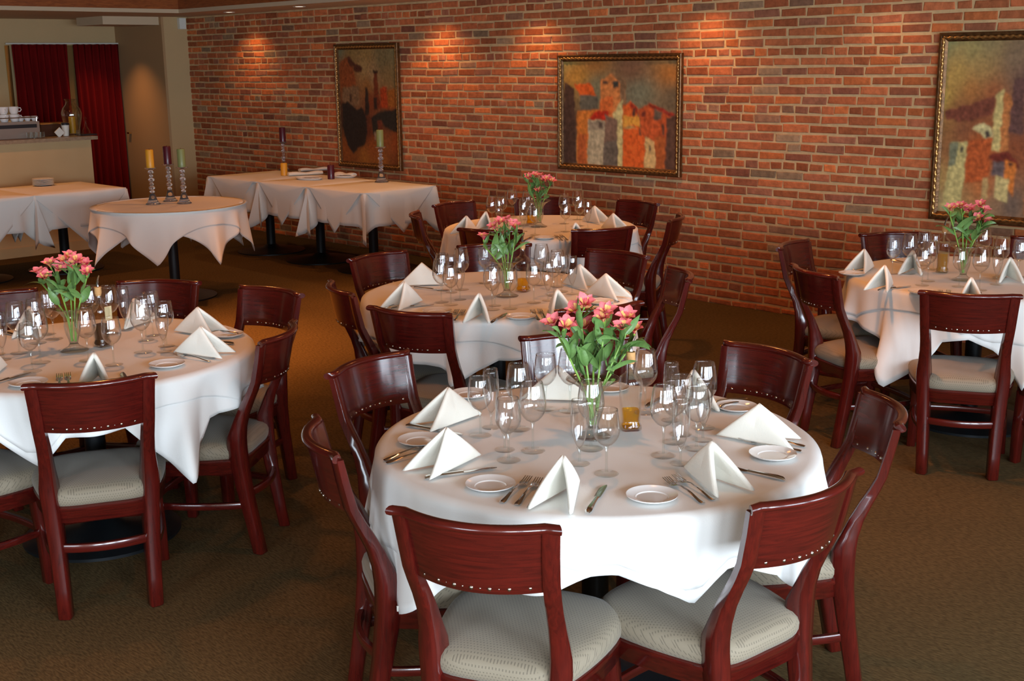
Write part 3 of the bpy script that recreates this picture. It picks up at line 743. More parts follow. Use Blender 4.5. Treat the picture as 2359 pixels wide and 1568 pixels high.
def make_napkin_thing():
    t = thing('folded_napkin', '', 'napkin', (0, 0, 0))
    h = 0.121; ln = 0.176; th = 0.015
    yb = math.sqrt(ln * ln - h * h); yf = h * h / yb; sx = math.sqrt(max(1e-4, ln * ln - h * h - yf * yf))
    A, B = Vector((0, 0, h - 0.004)), Vector((0, yb, 0.006))
    for s in (-1, 1):
        F_ = Vector((s * sx, -yf, 0.006)); nrm = (F_ - B).cross(A - B).normalized()
        if nrm.x * s < 0: nrm = -nrm
        # wing: padded triangle with rounded, rolled edges, built as rings shrinking to the centroid on both sides
        tri = [A, B, F_]; pts = []
        for a in range(3):
            p0, p1 = tri[a], tri[(a + 1) % 3]
            for j in range(10):
                q = j / 10; p_ = p0.lerp(p1, q)
                sag = 0.004 * math.sin(PI * q) * (1 if a != 1 else 0)
                pts.append(p_ + nrm * sag)
        cen = (A + B + F_) / 3; rings = []
        for k_, off in [(0.0, 0.5), (0.25, 0.62), (0.6, 0.75), (0.85, 0.8), (0.96, 0.6), (1.0, 0.0), (0.96, -0.6), (0.85, -0.8), (0.6, -0.7), (0.25, -0.55), (0.0, -0.5)]:
            row = []
            for p_ in pts:
                w_ = cen.lerp(p_, max(k_, 0.02)) + nrm * (off * th * 0.62 + 0.006 * (1 - k_) )
                row.append((w_.x, w_.y, max(w_.z, 0.0005)))
            rings.append(row)
        mb = MB().loft(rings)
        mb.build('napkin_wing', M['napkin'], t, angle=180)
    return t
napkin = Proto(make_napkin_thing)
NAPH = 0.121
def put_napkin(ax, ay, bx, by, label, group):
    A = at(ax, ay, SZ + NAPH); B = at(bx, by, SZ)
    ang = math.atan2(B.y - A.y, B.x - A.x)
    return napkin.place((A.x, A.y, SZ), ang - PI / 2, label, group)
def make_plate():
    t = thing('bread_plate', '', 'plate', (0, 0, 0))
    MB().lathe([(0.001, 0.003), (0.040, 0.003), (0.044, 0.005), (0.062, 0.012), (0.0665, 0.0135), (0.066, 0.011), (0.046, 0.0), (0.001, 0.0)], 40).build('plate_body', M['china'], t)
    MB().lathe([(0.0405, 0.0034), (0.0425, 0.0052), (0.0440, 0.0060), (0.0440, 0.0048)], 40).build('inner_rim', M['china'], t)
    return t
def make_plate1():
    o = MB().lathe([(0.001, 0.003), (0.040, 0.003), (0.0425, 0.0055), (0.046, 0.0058), (0.062, 0.012), (0.0665, 0.0135), (0.066, 0.011), (0.046, 0.0), (0.001, 0.0)], 40).build('bread_plate', M['china'])
    o['category'] = 'plate'; return o
plate = Proto(make_plate1)
def strip(path, wid, th, zs=None):
    """flat swept ribbon: path of (y, z), half widths, thickness"""
    rings = []
    for (y, z), w_ in zip(path, wid):
        rings.append([(-w_, y, z), (-w_ * .5, y, z + th), (w_ * .5, y, z + th), (w_, y, z), (w_ * .5, y, z - th * .3), (-w_ * .5, y, z - th * .3)])
    return MB().loft(rings)
def make_fork():
    t = thing('fork', '', 'fork', (0, 0, 0))
    strip([(-.098, .003), (-.090, .004), (-.07, .006), (-.03, .011), (0.01, .013), (.028, .010)], [.006, .0085, .0065, .0035, .0026, .003], .0022).build('handle', M['steel'], t)
    strip([(.028, .010), (.036, .007), (.045, .005), (.052, .005)], [.003, .0095, .0115, .0115], .0018).build('head', M['steel'], t)
    mb = MB()
    for i in range(4):
        x = -.0093 + i * .0062
        mb.loft([[(x + a * w_, y, z + b_ * .0009) for a, b_ in ((-1, -1), (1, -1), (1, 1), (-1, 1))] for y, z, w_ in ((.050, .006, .0017), (.07, .0075, .0015), (.092, .012, .0009))])
    mb.build('tines', M['steel'], t)
    return t
fork = Proto(make_fork)
def make_knife():
    t = thing('table_knife', '', 'knife', (0, 0, 0))
    strip([(-.105, .003), (-.098, .006), (-.08, .0075), (-.04, .006), (0.0, .005), (.006, .005)], [.004, .0085, .009, .0062, .0052, .0075], .004).build('handle', M['steel'], t)
    rings = []
    for y, w0, w1 in [(.006, -.0055, .0055), (.012, -.009, .008), (.05, -.010, .009), (.08, -.009, .009), (.095, -.004, .0085), (.104, .003, .0065)]:
        rings.append([(w0, y, .004), ((w0 + w1) / 2, y, .0056), (w1, y, .0052), (w1, y, .0036)])
    MB().loft(rings).build('blade', M['steel'], t)
    return t
knife = Proto(make_knife)
def put_bar(proto, hx, hy, tx, ty, label, group):
    """cutlery from handle end to tip"""
    a = at(hx, hy, SZ + .004); b_ = at(tx, ty, SZ + .004); d = b_ - a
    c = (a + b_) / 2
    return proto.place((c.x, c.y, SZ), math.atan2(d.y, d.x) - PI / 2, label, group)

def dblwall(prof, th=0.0011):
    inner = [(max(r - th, 0.0008), z + (th if i == 0 else 0)) for i, (r, z) in enumerate(prof)]
    return prof + inner[::-1]
def make_glass(name, cat, H, rb, rm, rr, stem, rf, zmax):
    """H total, bowl bottom at stem, rm max radius at zmax, rr rim radius, rf foot"""
    def mk():
        t = thing(name, '', cat, (0, 0, 0)); hb = H - stem; prof = []
        for i in range(15):
            q = i / 14; z = stem + hb * q; zq = zmax
            if q < zq: r = rb + (rm - rb) * math.sin((q / zq) * PI / 2) ** 0.75
            else: r = rm + (rr - rm) * ((q - zq) / (1 - zq)) ** 1.6
            if i == 0: r = 0.0012
            prof.append((r, z))
        MB().lathe(dblwall(prof), 28).build('bowl', M['glass'], t, angle=180)
        MB().lathe([(0.0045, 0.006), (0.0033, 0.02), (0.0031, stem * .6), (0.0042, stem - .006), (0.009, stem + .004)], 12).build('stem', M['glass_edge'], t, angle=180)
        MB().lathe([(0.0008, 0.007), (0.006, 0.006), (0.014, 0.0028), (rf * .95, 0.0014), (rf, 0.0009), (rf * .96, 0.0), (0.0008, 0.0)], 28).build('foot', M['glass_foot'], t, angle=180)
        return t
    return mk
GK = {
 'A': (Proto(make_glass('wine_glass', 'glass', .183, .006, .0365, .030, .078, .034, .42)), 'round-bowled wine glass'),
 'B': (Proto(make_glass('large_wine_glass', 'glass', .206, .006, .0395, .0295, .085, .036, .40)), 'large tapering wine glass'),
 'C': (Proto(make_glass('flute_glass', 'glass', .186, .004, .0255, .0215, .045, .030, .62)), 'slender flute glass'),
}
GNUM = {}
PLACED = {}
VBASE = {'T1': ((1366, 1004), (1452, 988)), 'T2': ((1168, 682), (1205, 671)), 'T0': ((172, 807), (237, 797)), 'T3': ((1242, 522), (1224, 516)), 'TR': ((2218, 645), (2170, 627))}
def put_glass(kind, px, py, k, pos, extra=''):
    p = at(px, py, SZ)
    if k not in PLACED: PLACED[k] = [(at(*VBASE[k][0], SZ), .122), (at(*VBASE[k][1], SZ), .085)]
    for _ in range(12):          # neighbouring glasses stand clear of each other
        for q, dm in PLACED[k]:
            d = p - q
            if d.length < dm: p = q + (d.normalized() if d.length > 1e-4 else Vector((1, 0, 0))) * (dm + .001)
    PLACED[k].append((p.copy(), .081))
    proto, word = GK[kind]
    lab = '%s%s at the %s setting of %s' % (word, (' ' + extra) if extra else '', pos, TN[k])
    return proto.place((p.x, p.y, SZ), (px * 0.37) % 6, lab, 'glasses on ' + TN[k])

SET = {
 'T1': dict(
  nap=[('front', 1297, 1045, 1357, 1085), ('front right', 1640, 1012, 1562, 1073), ('right', 1750, 925, 1652, 1006), ('back right', 1598, 848, 1568, 900), ('back', 1284, 838, 1290, 920), ('back left', 1032, 888, 1105, 958), ('left', 1028, 980, 1120, 1048)],
  plate=[('front', 1130, 1122), ('front right', 1502, 1148), ('right', 1780, 1052), ('back right', 1697, 942), ('back', 1404, 898), ('left', 968, 1019), ('back left', 1082, 912)],
  fork=[('front', 1150, 1161, 1226, 1096, 'nearer the plate'), ('front', 1184, 1168, 1250, 1098, 'nearer the napkin'), ('front right', 1630, 1163, 1522, 1098, 'nearer the plate'), ('front right', 1657, 1157, 1540, 1090, 'nearer the napkin'),
        ('right', 1846, 1038, 1700, 1012, 'nearer the plate'), ('right', 1848, 1026, 1716, 1003, 'nearer the napkin'), ('left', 909, 1052, 985, 1030, 'nearer the plate'), ('left', 918, 1059, 1000, 1040, 'nearer the napkin'),
        ('back right', 1708, 926, 1640, 945, 'nearer the plate'), ('back right', 1700, 920, 1632, 932, 'nearer the napkin')],
  knife=[('front', 1350, 1186, 1396, 1112), ('front right', 1789, 1100, 1668, 1072), ('left', 975, 1101, 1147, 1075), ('back left', 925, 977, 1080, 1002), ('back right', 1508, 925, 1530, 912)],
  glass=[('A', 1397, 1091, 'front', ''), ('C', 1335, 1068, 'front', ''), ('B', 1362, 1028, 'front', ''), ('A', 1172, 1060, 'left', ''), ('C', 1163, 1036, 'left', ''), ('B', 1222, 1038, 'left', ''),
         ('A', 1107, 1003, 'back left', ''), ('C', 1132, 984, 'back left', ''), ('B', 1196, 988, 'back left', ''), ('A', 1257, 942, 'back', ''), ('B', 1308, 946, 'back', ''),
         ('B', 1486, 950, 'back right', ''), ('C', 1545, 968, 'back right', ''), ('A', 1568, 1000, 'back right', ''), ('B', 1528, 1049, 'front right', ''), ('C', 1560, 1064, 'front right', ''), ('A', 1604, 1033, 'front right', ''),
         ('B', 1620, 985, 'right', ''), ('C', 1615, 1012, 'right', ''), ('A', 1590, 1010, 'right', '')]),
 'T2': dict(
  nap=[('front left', 1103, 672, 1118, 712), ('front right', 1284, 663, 1248, 700), ('right', 1396, 627, 1339, 677), ('back right', 1336, 606, 1283, 652), ('back left', 971, 602, 1008, 657), ('left', 931, 646, 993, 690)],
  plate=[('front left', 1007, 720), ('front right', 1200, 733), ('right', 1382, 698)],
  fork=[('front left', 1029, 740, 1058, 712, 'nearer the plate'), ('front left', 1042, 742, 1073, 712, 'nearer the napkin'), ('front right', 1245, 742, 1222, 711, 'nearer the plate'), ('front right', 1262, 740, 1238, 709, 'nearer the napkin'),
        ('right', 1432, 695, 1345, 682, 'nearer the plate'), ('left', 885, 712, 925, 700, 'nearer the napkin')],
  knife=[('front left', 1131, 744, 1167, 720), ('left', 900, 710, 1000, 700), ('back left', 960, 662, 1030, 668), ('back right', 1365, 645, 1325, 652)],
  glass=[('B', 1017, 696, 'left', ''), ('A', 1035, 701, 'left', ''), ('C', 1060, 690, 'left', ''), ('B', 1064, 667, 'back left', ''), ('A', 1020, 668, 'back left', ''), ('C', 1040, 672, 'back left', ''),
         ('B', 1134, 713, 'front left', ''), ('C', 1140, 704, 'front left', ''), ('A', 1173, 711, 'front left', ''), ('A', 1118, 652, 'back', ''), ('B', 1143, 650, 'back', ''),
         ('A', 1230, 697, 'front right', ''), ('C', 1250, 694, 'front right', ''), ('B', 1276, 680, 'front right', ''), ('B', 1248, 656, 'back right', ''), ('A', 1284, 660, 'back right', ''), ('C', 1318, 677, 'right', ''), ('A', 1296, 672, 'right', '')]),
 'T0': dict(
  nap=[('front', 215, 809, 233, 850), ('right', 462, 748, 386, 814), ('back right', 455, 704, 392, 764), ('back', 309, 684, 305, 752), ('left', -34, 790, 26, 840), ('back left', 66, 703, 88, 750)],
  plate=[('front', 66, 886), ('right', 385, 843), ('back right', 524, 774)],
  fork=[('front', 137, 900, 137, 858, 'nearer the plate'), ('front', 160, 897, 155, 856, 'nearer the napkin'), ('right', 495, 833, 390, 816, 'nearer the plate'), ('right', 502, 824, 400, 812, 'nearer the napkin'), ('back right', 547, 768, 470, 764, 'nearer the plate')],
  knife=[('front', 305, 893, 276, 852), ('left', -20, 884, 54, 862), ('right', 541, 792, 440, 782), ('back left', 20, 768, 60, 776)],
  glass=[('A', 75, 855, 'left', ''), ('B', 94, 835, 'left', ''), ('C', 8, 828, 'left', ''), ('B', 45, 813, 'back left', ''), ('A', 88, 790, 'back left', ''), ('C', 10, 815, 'back left', ''), ('B', 124, 781, 'back', ''), ('A', 110, 770, 'back', ''),
         ('B', 204, 830, 'front', ''), ('A', 263, 840, 'front', ''), ('B', 214, 768, 'back', 'on its right'), ('B', 240, 768, 'back right', ''), ('C', 265, 766, 'back right', ''),
         ('B', 330, 811, 'right', ''), ('A', 353, 772, 'back right', ''), ('C', 377, 810, 'right', ''), ('A', 384, 797, 'right', ''), ('A', 337, 783, 'back right', 'on its left')]),
 'T3': dict(
  nap=[('left', 1074, 495, 1117, 528), ('back left', 1119, 485, 1150, 505), ('front left', 1184, 510, 1192, 532), ('front right', 1326, 510, 1305, 535), ('right', 1413, 489, 1374, 525), ('back right', 1370, 472, 1337, 508)],
  plate=[('front right', 1254, 550)],
  fork=[('front right', 1300, 556, 1275, 541, 'nearer the plate'), ('front right', 1312, 555, 1286, 540, 'nearer the napkin'), ('back right', 1395, 510, 1362, 506, 'nearer the napkin')],
  knife=[('front left', 1205, 557, 1228, 543), ('left', 1047, 535, 1100, 528)],
  glass=[('B', 1180, 500, 'back left', ''), ('A', 1158, 510, 'back left', ''), ('B', 1134, 520, 'left', ''), ('C', 1150, 523, 'left', ''), ('B', 1216, 506, 'back', ''), ('A', 1220, 520, 'back', ''),
         ('C', 1205, 533, 'front left', ''), ('A', 1233, 541, 'front left', ''), ('B', 1300, 515, 'back right', ''), ('A', 1303, 533, 'front right', ''), ('B', 1330, 506, 'right', ''), ('A', 1336, 520, 'right', ''), ('C', 1354, 526, 'right', '')]),
 'TR': dict(
  nap=[('left', 1991, 571, 2026, 612), ('front left', 2038, 608, 2075, 647), ('front', 2238, 636, 2226, 662), ('back left', 2103, 574, 2112, 604), ('back right', 2328, 590, 2305, 620)],
  plate=[('left', 1962, 633), ('front', 2125, 676)],
  fork=[('front', 2160, 690, 2167, 669, 'nearer the plate'), ('front', 2180, 690, 2186, 669, 'nearer the napkin'), ('left', 1935, 622, 1975, 624, 'nearer the plate')],
  knife=[('front left', 2022, 668, 2098, 658), ('back left', 2068, 602, 2100, 608), ('front', 2250, 692, 2258, 672)],
  glass=[('A', 2055, 630, 'left', ''), ('B', 2085, 630, 'left', ''), ('A', 2124, 657, 'front left', ''), ('B', 2137, 647, 'front left', ''), ('A', 2126, 611, 'back left', ''), ('C', 2150, 620, 'back left', ''),
         ('A', 2209, 660, 'front', ''), ('B', 2256, 668, 'front', ''), ('B', 2262, 612, 'back right', ''), ('B', 2303, 638, 'front right', ''), ('A', 2345, 637, 'front right', ''), ('C', 2295, 655, 'front right', '')]),
}
for k, S in SET.items():
    for pos, ax, ay, bx, by in S['nap']:
        put_napkin(ax, ay, bx, by, 'cream tent-folded linen napkin at the %s setting of %s' % (pos, TN[k]), 'folded napkins on ' + TN[k])
    for pos, px, py in S['plate']:
        p = at(px, py, SZ); plate.place((p.x, p.y, SZ), 0, 'small round white bread plate at the %s setting of %s' % (pos, TN[k]), 'bread plates on ' + TN[k])
    for pos, a, b_, c, d, wd in S['fork']:
        put_bar(fork, a, b_, c, d, 'silver fork %s at the %s setting of %s' % (wd, pos, TN[k]), 'forks on ' + TN[k])
    for pos, a, b_, c, d in S['knife']:
        put_bar(knife, a, b_, c, d, 'silver table knife at the %s setting of %s' % (pos, TN[k]), 'knives on ' + TN[k])
    for kind, px, py, pos, ex in S['glass']:
        put_glass(kind, px, py, k, pos, ex)

# ------------------------------------------------------------------ vases, flowers, oil bottles
def make_vase():
    t = thing('glass_vase', '', 'vase', (0, 0, 0))
    prof = [(0.001, 0.028), (0.016, 0.028), (0.020, 0.045), (0.029, 0.075), (0.032, 0.10), (0.030, 0.122), (0.032, 0.138), (0.045, 0.155), (0.064, 0.168), (0.078, 0.175)]
    MB().lathe(dblwall(prof, 0.002), 36).build('body', M['vase_glass'], t, angle=180)
    MB().lathe([(0.001, 0.0), (0.054, 0.0), (0.056, 0.004), (0.040, 0.010), (0.022, 0.020), (0.016, 0.030), (0.001, 0.031)], 36).build('foot', M['glass_edge'], t, angle=180)
    MB().lathe([(0.078, 0.1745), (0.081, 0.176), (0.080, 0.1785), (0.077, 0.177)], 36).build('rim', M['glass_edge'], t, angle=180)
    return t
vase = Proto(make_vase)
def petal(mb, M4, ln, wd, out, c_in, c_mid, c_out, curl=0.3, ph=0.0):
    rows = []; n = 6
    for i in range(n + 1):
        q = i / n; wq = wd * (math.sin(PI * min(1, q * 0.93 + 0.06)) ** 0.8) * (0.35 + 0.65 * q) * 1.25
        ang = out * (0.35 + curl * 2 * q * q); rad = ln * q * math.sin(out * (0.5 + 0.9 * q)); zz = ln * q * math.cos(out * (0.5 + 0.9 * q))
        row = []
        for s in (-1, -.5, 0, .5, 1):
            v = Vector((0.003 + rad - abs(s) ** 2 * wq * 0.25, s * wq, zz + abs(s) * wq * 0.25))
            row.append(tuple(M4 @ v))
        rows.append(row)
    for i in range(n):
        q = (i + 0.5) / n
        mb.cur = c_in if q < 0.42 else (c_mid if q < 0.6 else c_out)
        mb.add(rows[i] + rows[i + 1], [(j, j + 1, 6 + j, 5 + j) for j in range(4)])
def blossom_mesh(seed, red=0.0):
    rg = random.Random(seed); mb = MB()
    pink = (0.82, 0.20 - .06 * red, 0.215 - .08 * red, 1); deep = (0.62, 0.07, 0.11, 1); yel = (0.85, 0.50, 0.16, 1)
    for i in range(6):
        inner = i % 2 == 0
        R_ = Matrix.Rotation(i * PI / 3 + rg.uniform(-.1, .1), 4, 'Z')
        petal(mb, R_, 0.042 + rg.uniform(-.003, .003), 0.0115 if inner else 0.0165, 0.55 + rg.uniform(-.10, .12), yel if inner else deep, yel if inner else pink, pink)
    mb.cur = (0.7, 0.2, 0.12, 1)
    for i in range(5):
        a = i * 1.257; mb.tube([(0, 0, 0), (0.003 * math.cos(a), 0.003 * math.sin(a), 0.018), (0.007 * math.cos(a), 0.007 * math.sin(a), 0.030)], 0.0007, 4)
    mb.cur = (0.25, 0.35, 0.06, 1)
    mb.tube([(0, 0, -0.014), (0, 0, -0.004), (0, 0, 0.004)], [0.002, 0.004, 0.003], 8)
    return mb
def leaf_mesh(ln, wd, bend, seed):
    rg = random.Random(seed); rows = []; n = 9; tw = rg.uniform(-1.2, 1.2)
    for i in range(n + 1):
        q = i / n; wq = wd * math.sin(PI * q ** 0.75) ** 0.9 + 0.0006; a = bend * q
        y = ln * (math.sin(a) / max(bend, .01)) ; z = ln * (1 - math.cos(a)) / max(bend, .01); tt = tw * q
        rows.append([(s * wq * math.cos(tt), z + abs(s) * wq * .3, y + s * wq * math.sin(tt)) for s in (-1, -.5, 0, .5, 1)])
    mb = MB()
    for i in range(n): mb.add(rows[i] + rows[i + 1], [(j, j + 1, 6 + j, 5 + j) for j in range(4)])
    return mb
BLOOMS = [blossom_mesh(i, 0.3 * (i % 2)) for i in range(4)]; BME = []
for b_ in BLOOMS:
    o = b_.build('blossom', M['blossom'], recalc=False, angle=180); BME.append(o.data); bpy.data.objects.remove(o)
LME = []
for i in range(6):
    o = leaf_mesh(0.088 + 0.016 * (i % 3), 0.0125 + 0.003 * (i % 2), 0.5 + 0.25 * i, 50 + i).build('leaf', M['leaf'], recalc=False, angle=180); LME.append(o.data); bpy.data.objects.remove(o)
def link(me, name, parent, mat4):
    o = bpy.data.objects.new(name, me); COL.objects.link(o); o.parent = parent; o.matrix_local = mat4; return o
def dirmat(p, d, spin=0.0, sc=1.0):
    q = Vector(d).normalized().to_track_quat('Z', 'Y')
    return Matrix.Translation(p) @ q.to_matrix().to_4x4() @ Matrix.Rotation(spin, 4, 'Z') @ Matrix.Scale(sc, 4)
def flower_stem(base, blooms, label, group, seed, nleaf=4, sc=1.0, water=None):
    """base: vase foot point; blooms: world positions of blossoms"""
    rg = random.Random(seed)
    t = thing('alstroemeria_stem', label, 'flower', base, group=group)
    bl = [Vector(b_) - base for b_ in blooms]
    top = sum(bl, Vector()) / len(bl); top.z -= 0.03
    a0 = rg.uniform(0, 6.28)
    p0 = Vector((0.008 * math.cos(a0), 0.008 * math.sin(a0), 0.037))
    hv = Vector((top.x, top.y, 0)); lim = 0.024
    mid = Vector((hv.x, hv.y, 0)); mid = mid.normalized() * min(lim, mid.length * 0.4) if mid.length > 1e-4 else mid
    p1 = Vector((mid.x, mid.y, 0.13))
    pts = []
    for i in range(5): pts.append(p0.lerp(p1, i / 4))
    for i in range(1, 9):
        q = i / 8; c = p1 + (p1 - p0) * 0.35
        pts.append((1 - q) ** 2 * p1 + 2 * q * (1 - q) * (c.lerp(top, 0.35)) + q * q * top)
    MB().tube(pts, 0.0032 * sc, 7).build('stem', M['stem'], t)
    cb = Vector((0, 0, EYE)) - (base + top)
    for i, b_ in enumerate(bl):
        out = (b_ - top); out.z = max(out.z, 0.0)
        d = (out.normalized() * 0.8 + Vector((0, 0, 0.25)) + cb.normalized() * rg.uniform(0.2, 0.8))
        MB().tube([top, top.lerp(b_, 0.5) + Vector((0, 0, 0.004)), b_], 0.0013 * sc, 5).build('flower_stalk', M['stem'], t)
        link(BME[(seed + i) % 4], 'blossom', t, dirmat(b_, d, rg.uniform(0, 6), sc))
    for i in range(nleaf):
        q = 0.42 + 0.52 * i / max(1, nleaf - 1); idx = 4 + q * 8; p_ = pts[min(12, int(idx))]
        a = rg.uniform(0, 6.28); d = Vector((math.cos(a), math.sin(a), rg.uniform(0.9, 2.0)))
        link(LME[rg.randrange(6)], 'leaf', t, dirmat(p_, d, rg.uniform(0, 6), sc * rg.uniform(0.8, 1.15)))
    for i in range(2):   # collar leaves under the blossoms
        a = rg.uniform(0, 6.28); d = Vector((math.cos(a), math.sin(a), 1.2))
        link(LME[rg.randrange(6)], 'leaf', t, dirmat(top, d, rg.uniform(0, 6), sc * 0.75))
    return t
VASES = {
 'T1': (1366, 1004, [(('leaning far left'), [(1276, 752), (1300, 756)], -.02), ('left of the middle', [(1328, 722), (1346, 706)], .0), ('at the middle top', [(1396, 727), (1390, 740)], -.02),
      ('hanging low on the left', [(1330, 786)], .04), ('nodding at the right', [(1444, 737), (1437, 762)], -.03), ('leaning far right', [(1461, 768)], .02), ('half hidden among the middle leaves', [(1350, 757), (1384, 766)], .05)]),
 'T2': (1168, 682, [('leaning far left', [(1114, 552)], 0), ('left of the middle', [(1139, 528), (1150, 518)], 0), ('coral, at the top right', [(1168, 515), (1180, 522)], .02), ('drooping at the right', [(1187, 528)], -.02), ('low in the middle', [(1158, 540)], .03)]),
 'T0': (172, 807, [('leaning far left', [(92, 635), (102, 642)], 0), ('left of the middle', [(117, 615), (134, 624)], 0), ('at the middle top', [(152, 606), (162, 598)], .02), ('just right of the middle', [(176, 606), (168, 618)], -.02), ('leaning right', [(196, 616), (200, 634)], 0)]),
 'T3': (1242, 522, [('leaning left', [(1217, 412)], 0), ('at the top left', [(1232, 408)], 0.02), ('at the top middle', [(1244, 410), (1252, 417)], 0), ('leaning right', [(1263, 416), (1270, 420)], 0), ('hanging low in the middle', [(1240, 442)], -.02)]),
 'TR': (2218, 645, [('leaning far left', [(2190, 485)], 0), ('left of the middle', [(2214, 480), (2222, 486)], 0), ('at the middle', [(2234, 487)], .02), ('at the top right', [(2260, 478), (2267, 490)], 0), ('hanging at the right', [(2268, 512), (2254, 508)], -.02)]),
}
for vi, (k, (vx, vy, stems)) in enumerate(VASES.items()):
    p = at(vx, vy, SZ)
    vase.place((p.x, p.y, SZ), 0.3 * vi, 'flared clear glass flower vase at the centre of ' + TN[k], 'flower vases on the round tables')
    dp = depth(p)
    for si, (wd, bl, dd) in enumerate(stems):
        pts = [atdep(bx, by, dp + dd) for bx, by in bl]
        flower_stem(p.copy(), pts, 'pink alstroemeria %s, in the vase on %s' % (wd, TN[k]), 'alstroemeria stems on ' + TN[k], 100 + 17 * vi + si, nleaf=8 if k == 'T1' else 5)

def sq_ring(r, z, rnd_=0.25):
    h = r; b_ = rnd_
    return [(-h, -h * (1 - b_), z), (-h * (1 - b_), -h, z), (h * (1 - b_), -h, z), (h, -h * (1 - b_), z), (h, h * (1 - b_), z), (h * (1 - b_), h, z), (-h * (1 - b_), h, z), (-h, h * (1 - b_), z)]
def make_bottle(liq, level, with_tag=False):
    def mk():
        t = thing('oil_bottle', '', 'bottle', (0, 0, 0))
        prof = [(.027, 0.0, .3), (.031, .004, .3), (.031, .016, .3), (.026, .026, .3), (.026, .034, .3), (.0285, .06, .3), (.031, .12, .3), (.033, .150, .35), (.030, .164, .45), (.018, .176, .6), (.0125, .184, .6), (.0125, .216, .6)]
        outer = [sq_ring(r, z, b_) for r, z, b_ in prof]
        inner = [sq_ring(max(r - .003, .004), z + (.006 if i == 0 else 0), b_) for i, (r, z, b_) in enumerate(prof)][::-1]
        MB().loft(outer + inner).build('flask', M['bottle_glass'], t, angle=50)
        lv = [sq_ring(r - .0035, z, b_) for r, z, b_ in [(.027, .007, .3), (.030, .016, .3), (.026, .027, .3), (.026, .034, .3), (.028, level - .006, .3), (.029, level, .3)]]
        MB().loft(lv).build('liquid', liq, t, angle=50)
        MB().lathe([(.001, .206), (.0105, .206), (.014, .217), (.014, .242), (.001, .242)], 16).build('cork', M['cork'], t)
        MB().tube([(0, 0, .244), (0, 0, .256), (.004, 0, .270), (.013, 0, .290)], [.006, .0045, .0035, .0026], 8).build('spout', M['steel'], t)
        if with_tag:
            o = MB().box((0.030, 0.016, .135), (.0015, .035, .055)).build('paper_tag', simple('tag_paper', lin(215, 196, 150), .8), t, smooth=False)
        return t
    return mk
ob = Proto(make_bottle(M['oil'], .062))
for k, px, py, rz, wd in [('T1', 1452, 988, .9, 'golden olive oil'), ('T2', 1205, 671, .2, 'golden olive oil'), ('T3', 1224, 516, .3, 'golden olive oil')]:
    p = at(px, py, SZ); ob.place((p.x, p.y, SZ), rz, 'square glass bottle of %s with cork pourer on %s' % (wd, TN[k]), 'oil bottles on the round tables')
p = at(237, 797, SZ); Proto(make_bottle(M['vinegar'], .09, True)).place((p.x, p.y, SZ), .3, 'square glass bottle of dark vinegar with paper tag on ' + TN['T0'])
p = at(2170, 627, SZ); Proto(make_bottle(simple('amber_oil', (0.42, 0.17, 0.015, 1), .15, coat=.5), .10)).place((p.x, p.y, SZ), .3, 'square glass bottle of amber oil with metal pourer on ' + TN['TR'])

# ------------------------------------------------------------------ candle table at the back
TB = (-9.053, 4.93)
t = thing('round_table', 'small round pedestal table carrying three candlesticks at the back left', 'table', (TB[0], TB[1], 0))
pedestal(t, TZ - 0.004, 0.59, 0.33)
round_cloth('tablecloth', TB, 0.60, TZ, 0.735, 4, 71, [], M['linen_cream'], 'cream lower tablecloth with hanging points on the small candlestick table', 'cloths on the candlestick table', amp=0.7)
round_cloth('tablecloth', TB, 0.60, TZ, 0.725, -41, 71, [], M['linen_cream'], 'cream upper tablecloth laid diagonally on the small candlestick table', 'cloths on the candlestick table', lift=0.004, amp=0.7, fcorner=4)
M['holder'] = simple('crystal', (0.9, 0.92, 0.95, 1), 0.03)
_b = M['holder'].node_tree.nodes['Principled BSDF']; _b.inputs['Transmission Weight'].default_value = 0.93; _b.inputs['IOR'].default_value = 1.5
def make_holder(H):
    def mk():
        t = thing('glass_candlestick', '', 'candlestick', (0, 0, 0)); s = H / 0.30
        MB().lathe([(.001, 0), (.058, 0), (.060, .004), (.045, .016), (.030, .05 * s), (.020, .085 * s), (.001, .085 * s)], 28).build('base', M['holder'], t, angle=180)
        pr = [(.001, .085 * s)]
        for z0, z1, r in [(.085, .115, .020), (.115, .150, .026), (.150, .175, .019), (.175, .215, .026), (.215, .24, .018), (.24, .275, .024)]:
            for i in range(1, 7):
                q = i / 6; pr.append((.009 + (r - .009) * math.sin(PI * q), (z0 + (z1 - z0) * q) * s))
        pr.append((.001, .276 * s))
        MB().lathe(pr, 24).build('turned_shaft', M['holder'], t, angle=180)
        MB().lathe([(.001, .272 * s), (.020, .274 * s), (.048, .290 * s), (.050, .293 * s), (.040, .294 * s), (.001, .290 * s)], 28).build('cup', M['holder'], t, angle=180)
        return t
    return mk
def candle(px, z, loc, r, h, mat, label):
    t = thing('pillar_candle', label, 'candle', loc)
    MB().lathe([(.001, 0), (r, 0), (r, h - .006), (r - .004, h), (r * .5, h - .003), (.001, h - .006)], 24).build('wax', M[mat], t)
    MB().tube([(0, 0, h - .006), (0.001, 0, h + .008)], .0012, 5).build('wick', M['black_wick'], t)
    return t
hold = Proto(make_holder(.30))
for px, py, mat, cn, hh in [(353, 470, 'yellow_wax', 'yellow', 1.0), (393, 463, 'plum_wax', 'plum', 1.04), (425, 468, 'green_wax', 'olive green', 1.0)]:
    p = at(px, py, SZ); 
    hold.place((p.x, p.y, SZ), 0, 'turned glass candlestick under the %s candle on the small round table' % cn, 'glass candlesticks', (1, 1, hh))
    candle(px, 0, (p.x, p.y, SZ + .2935 * hh), .032, .145, mat, 'short %s pillar candle on its glass stick, small round table' % cn)

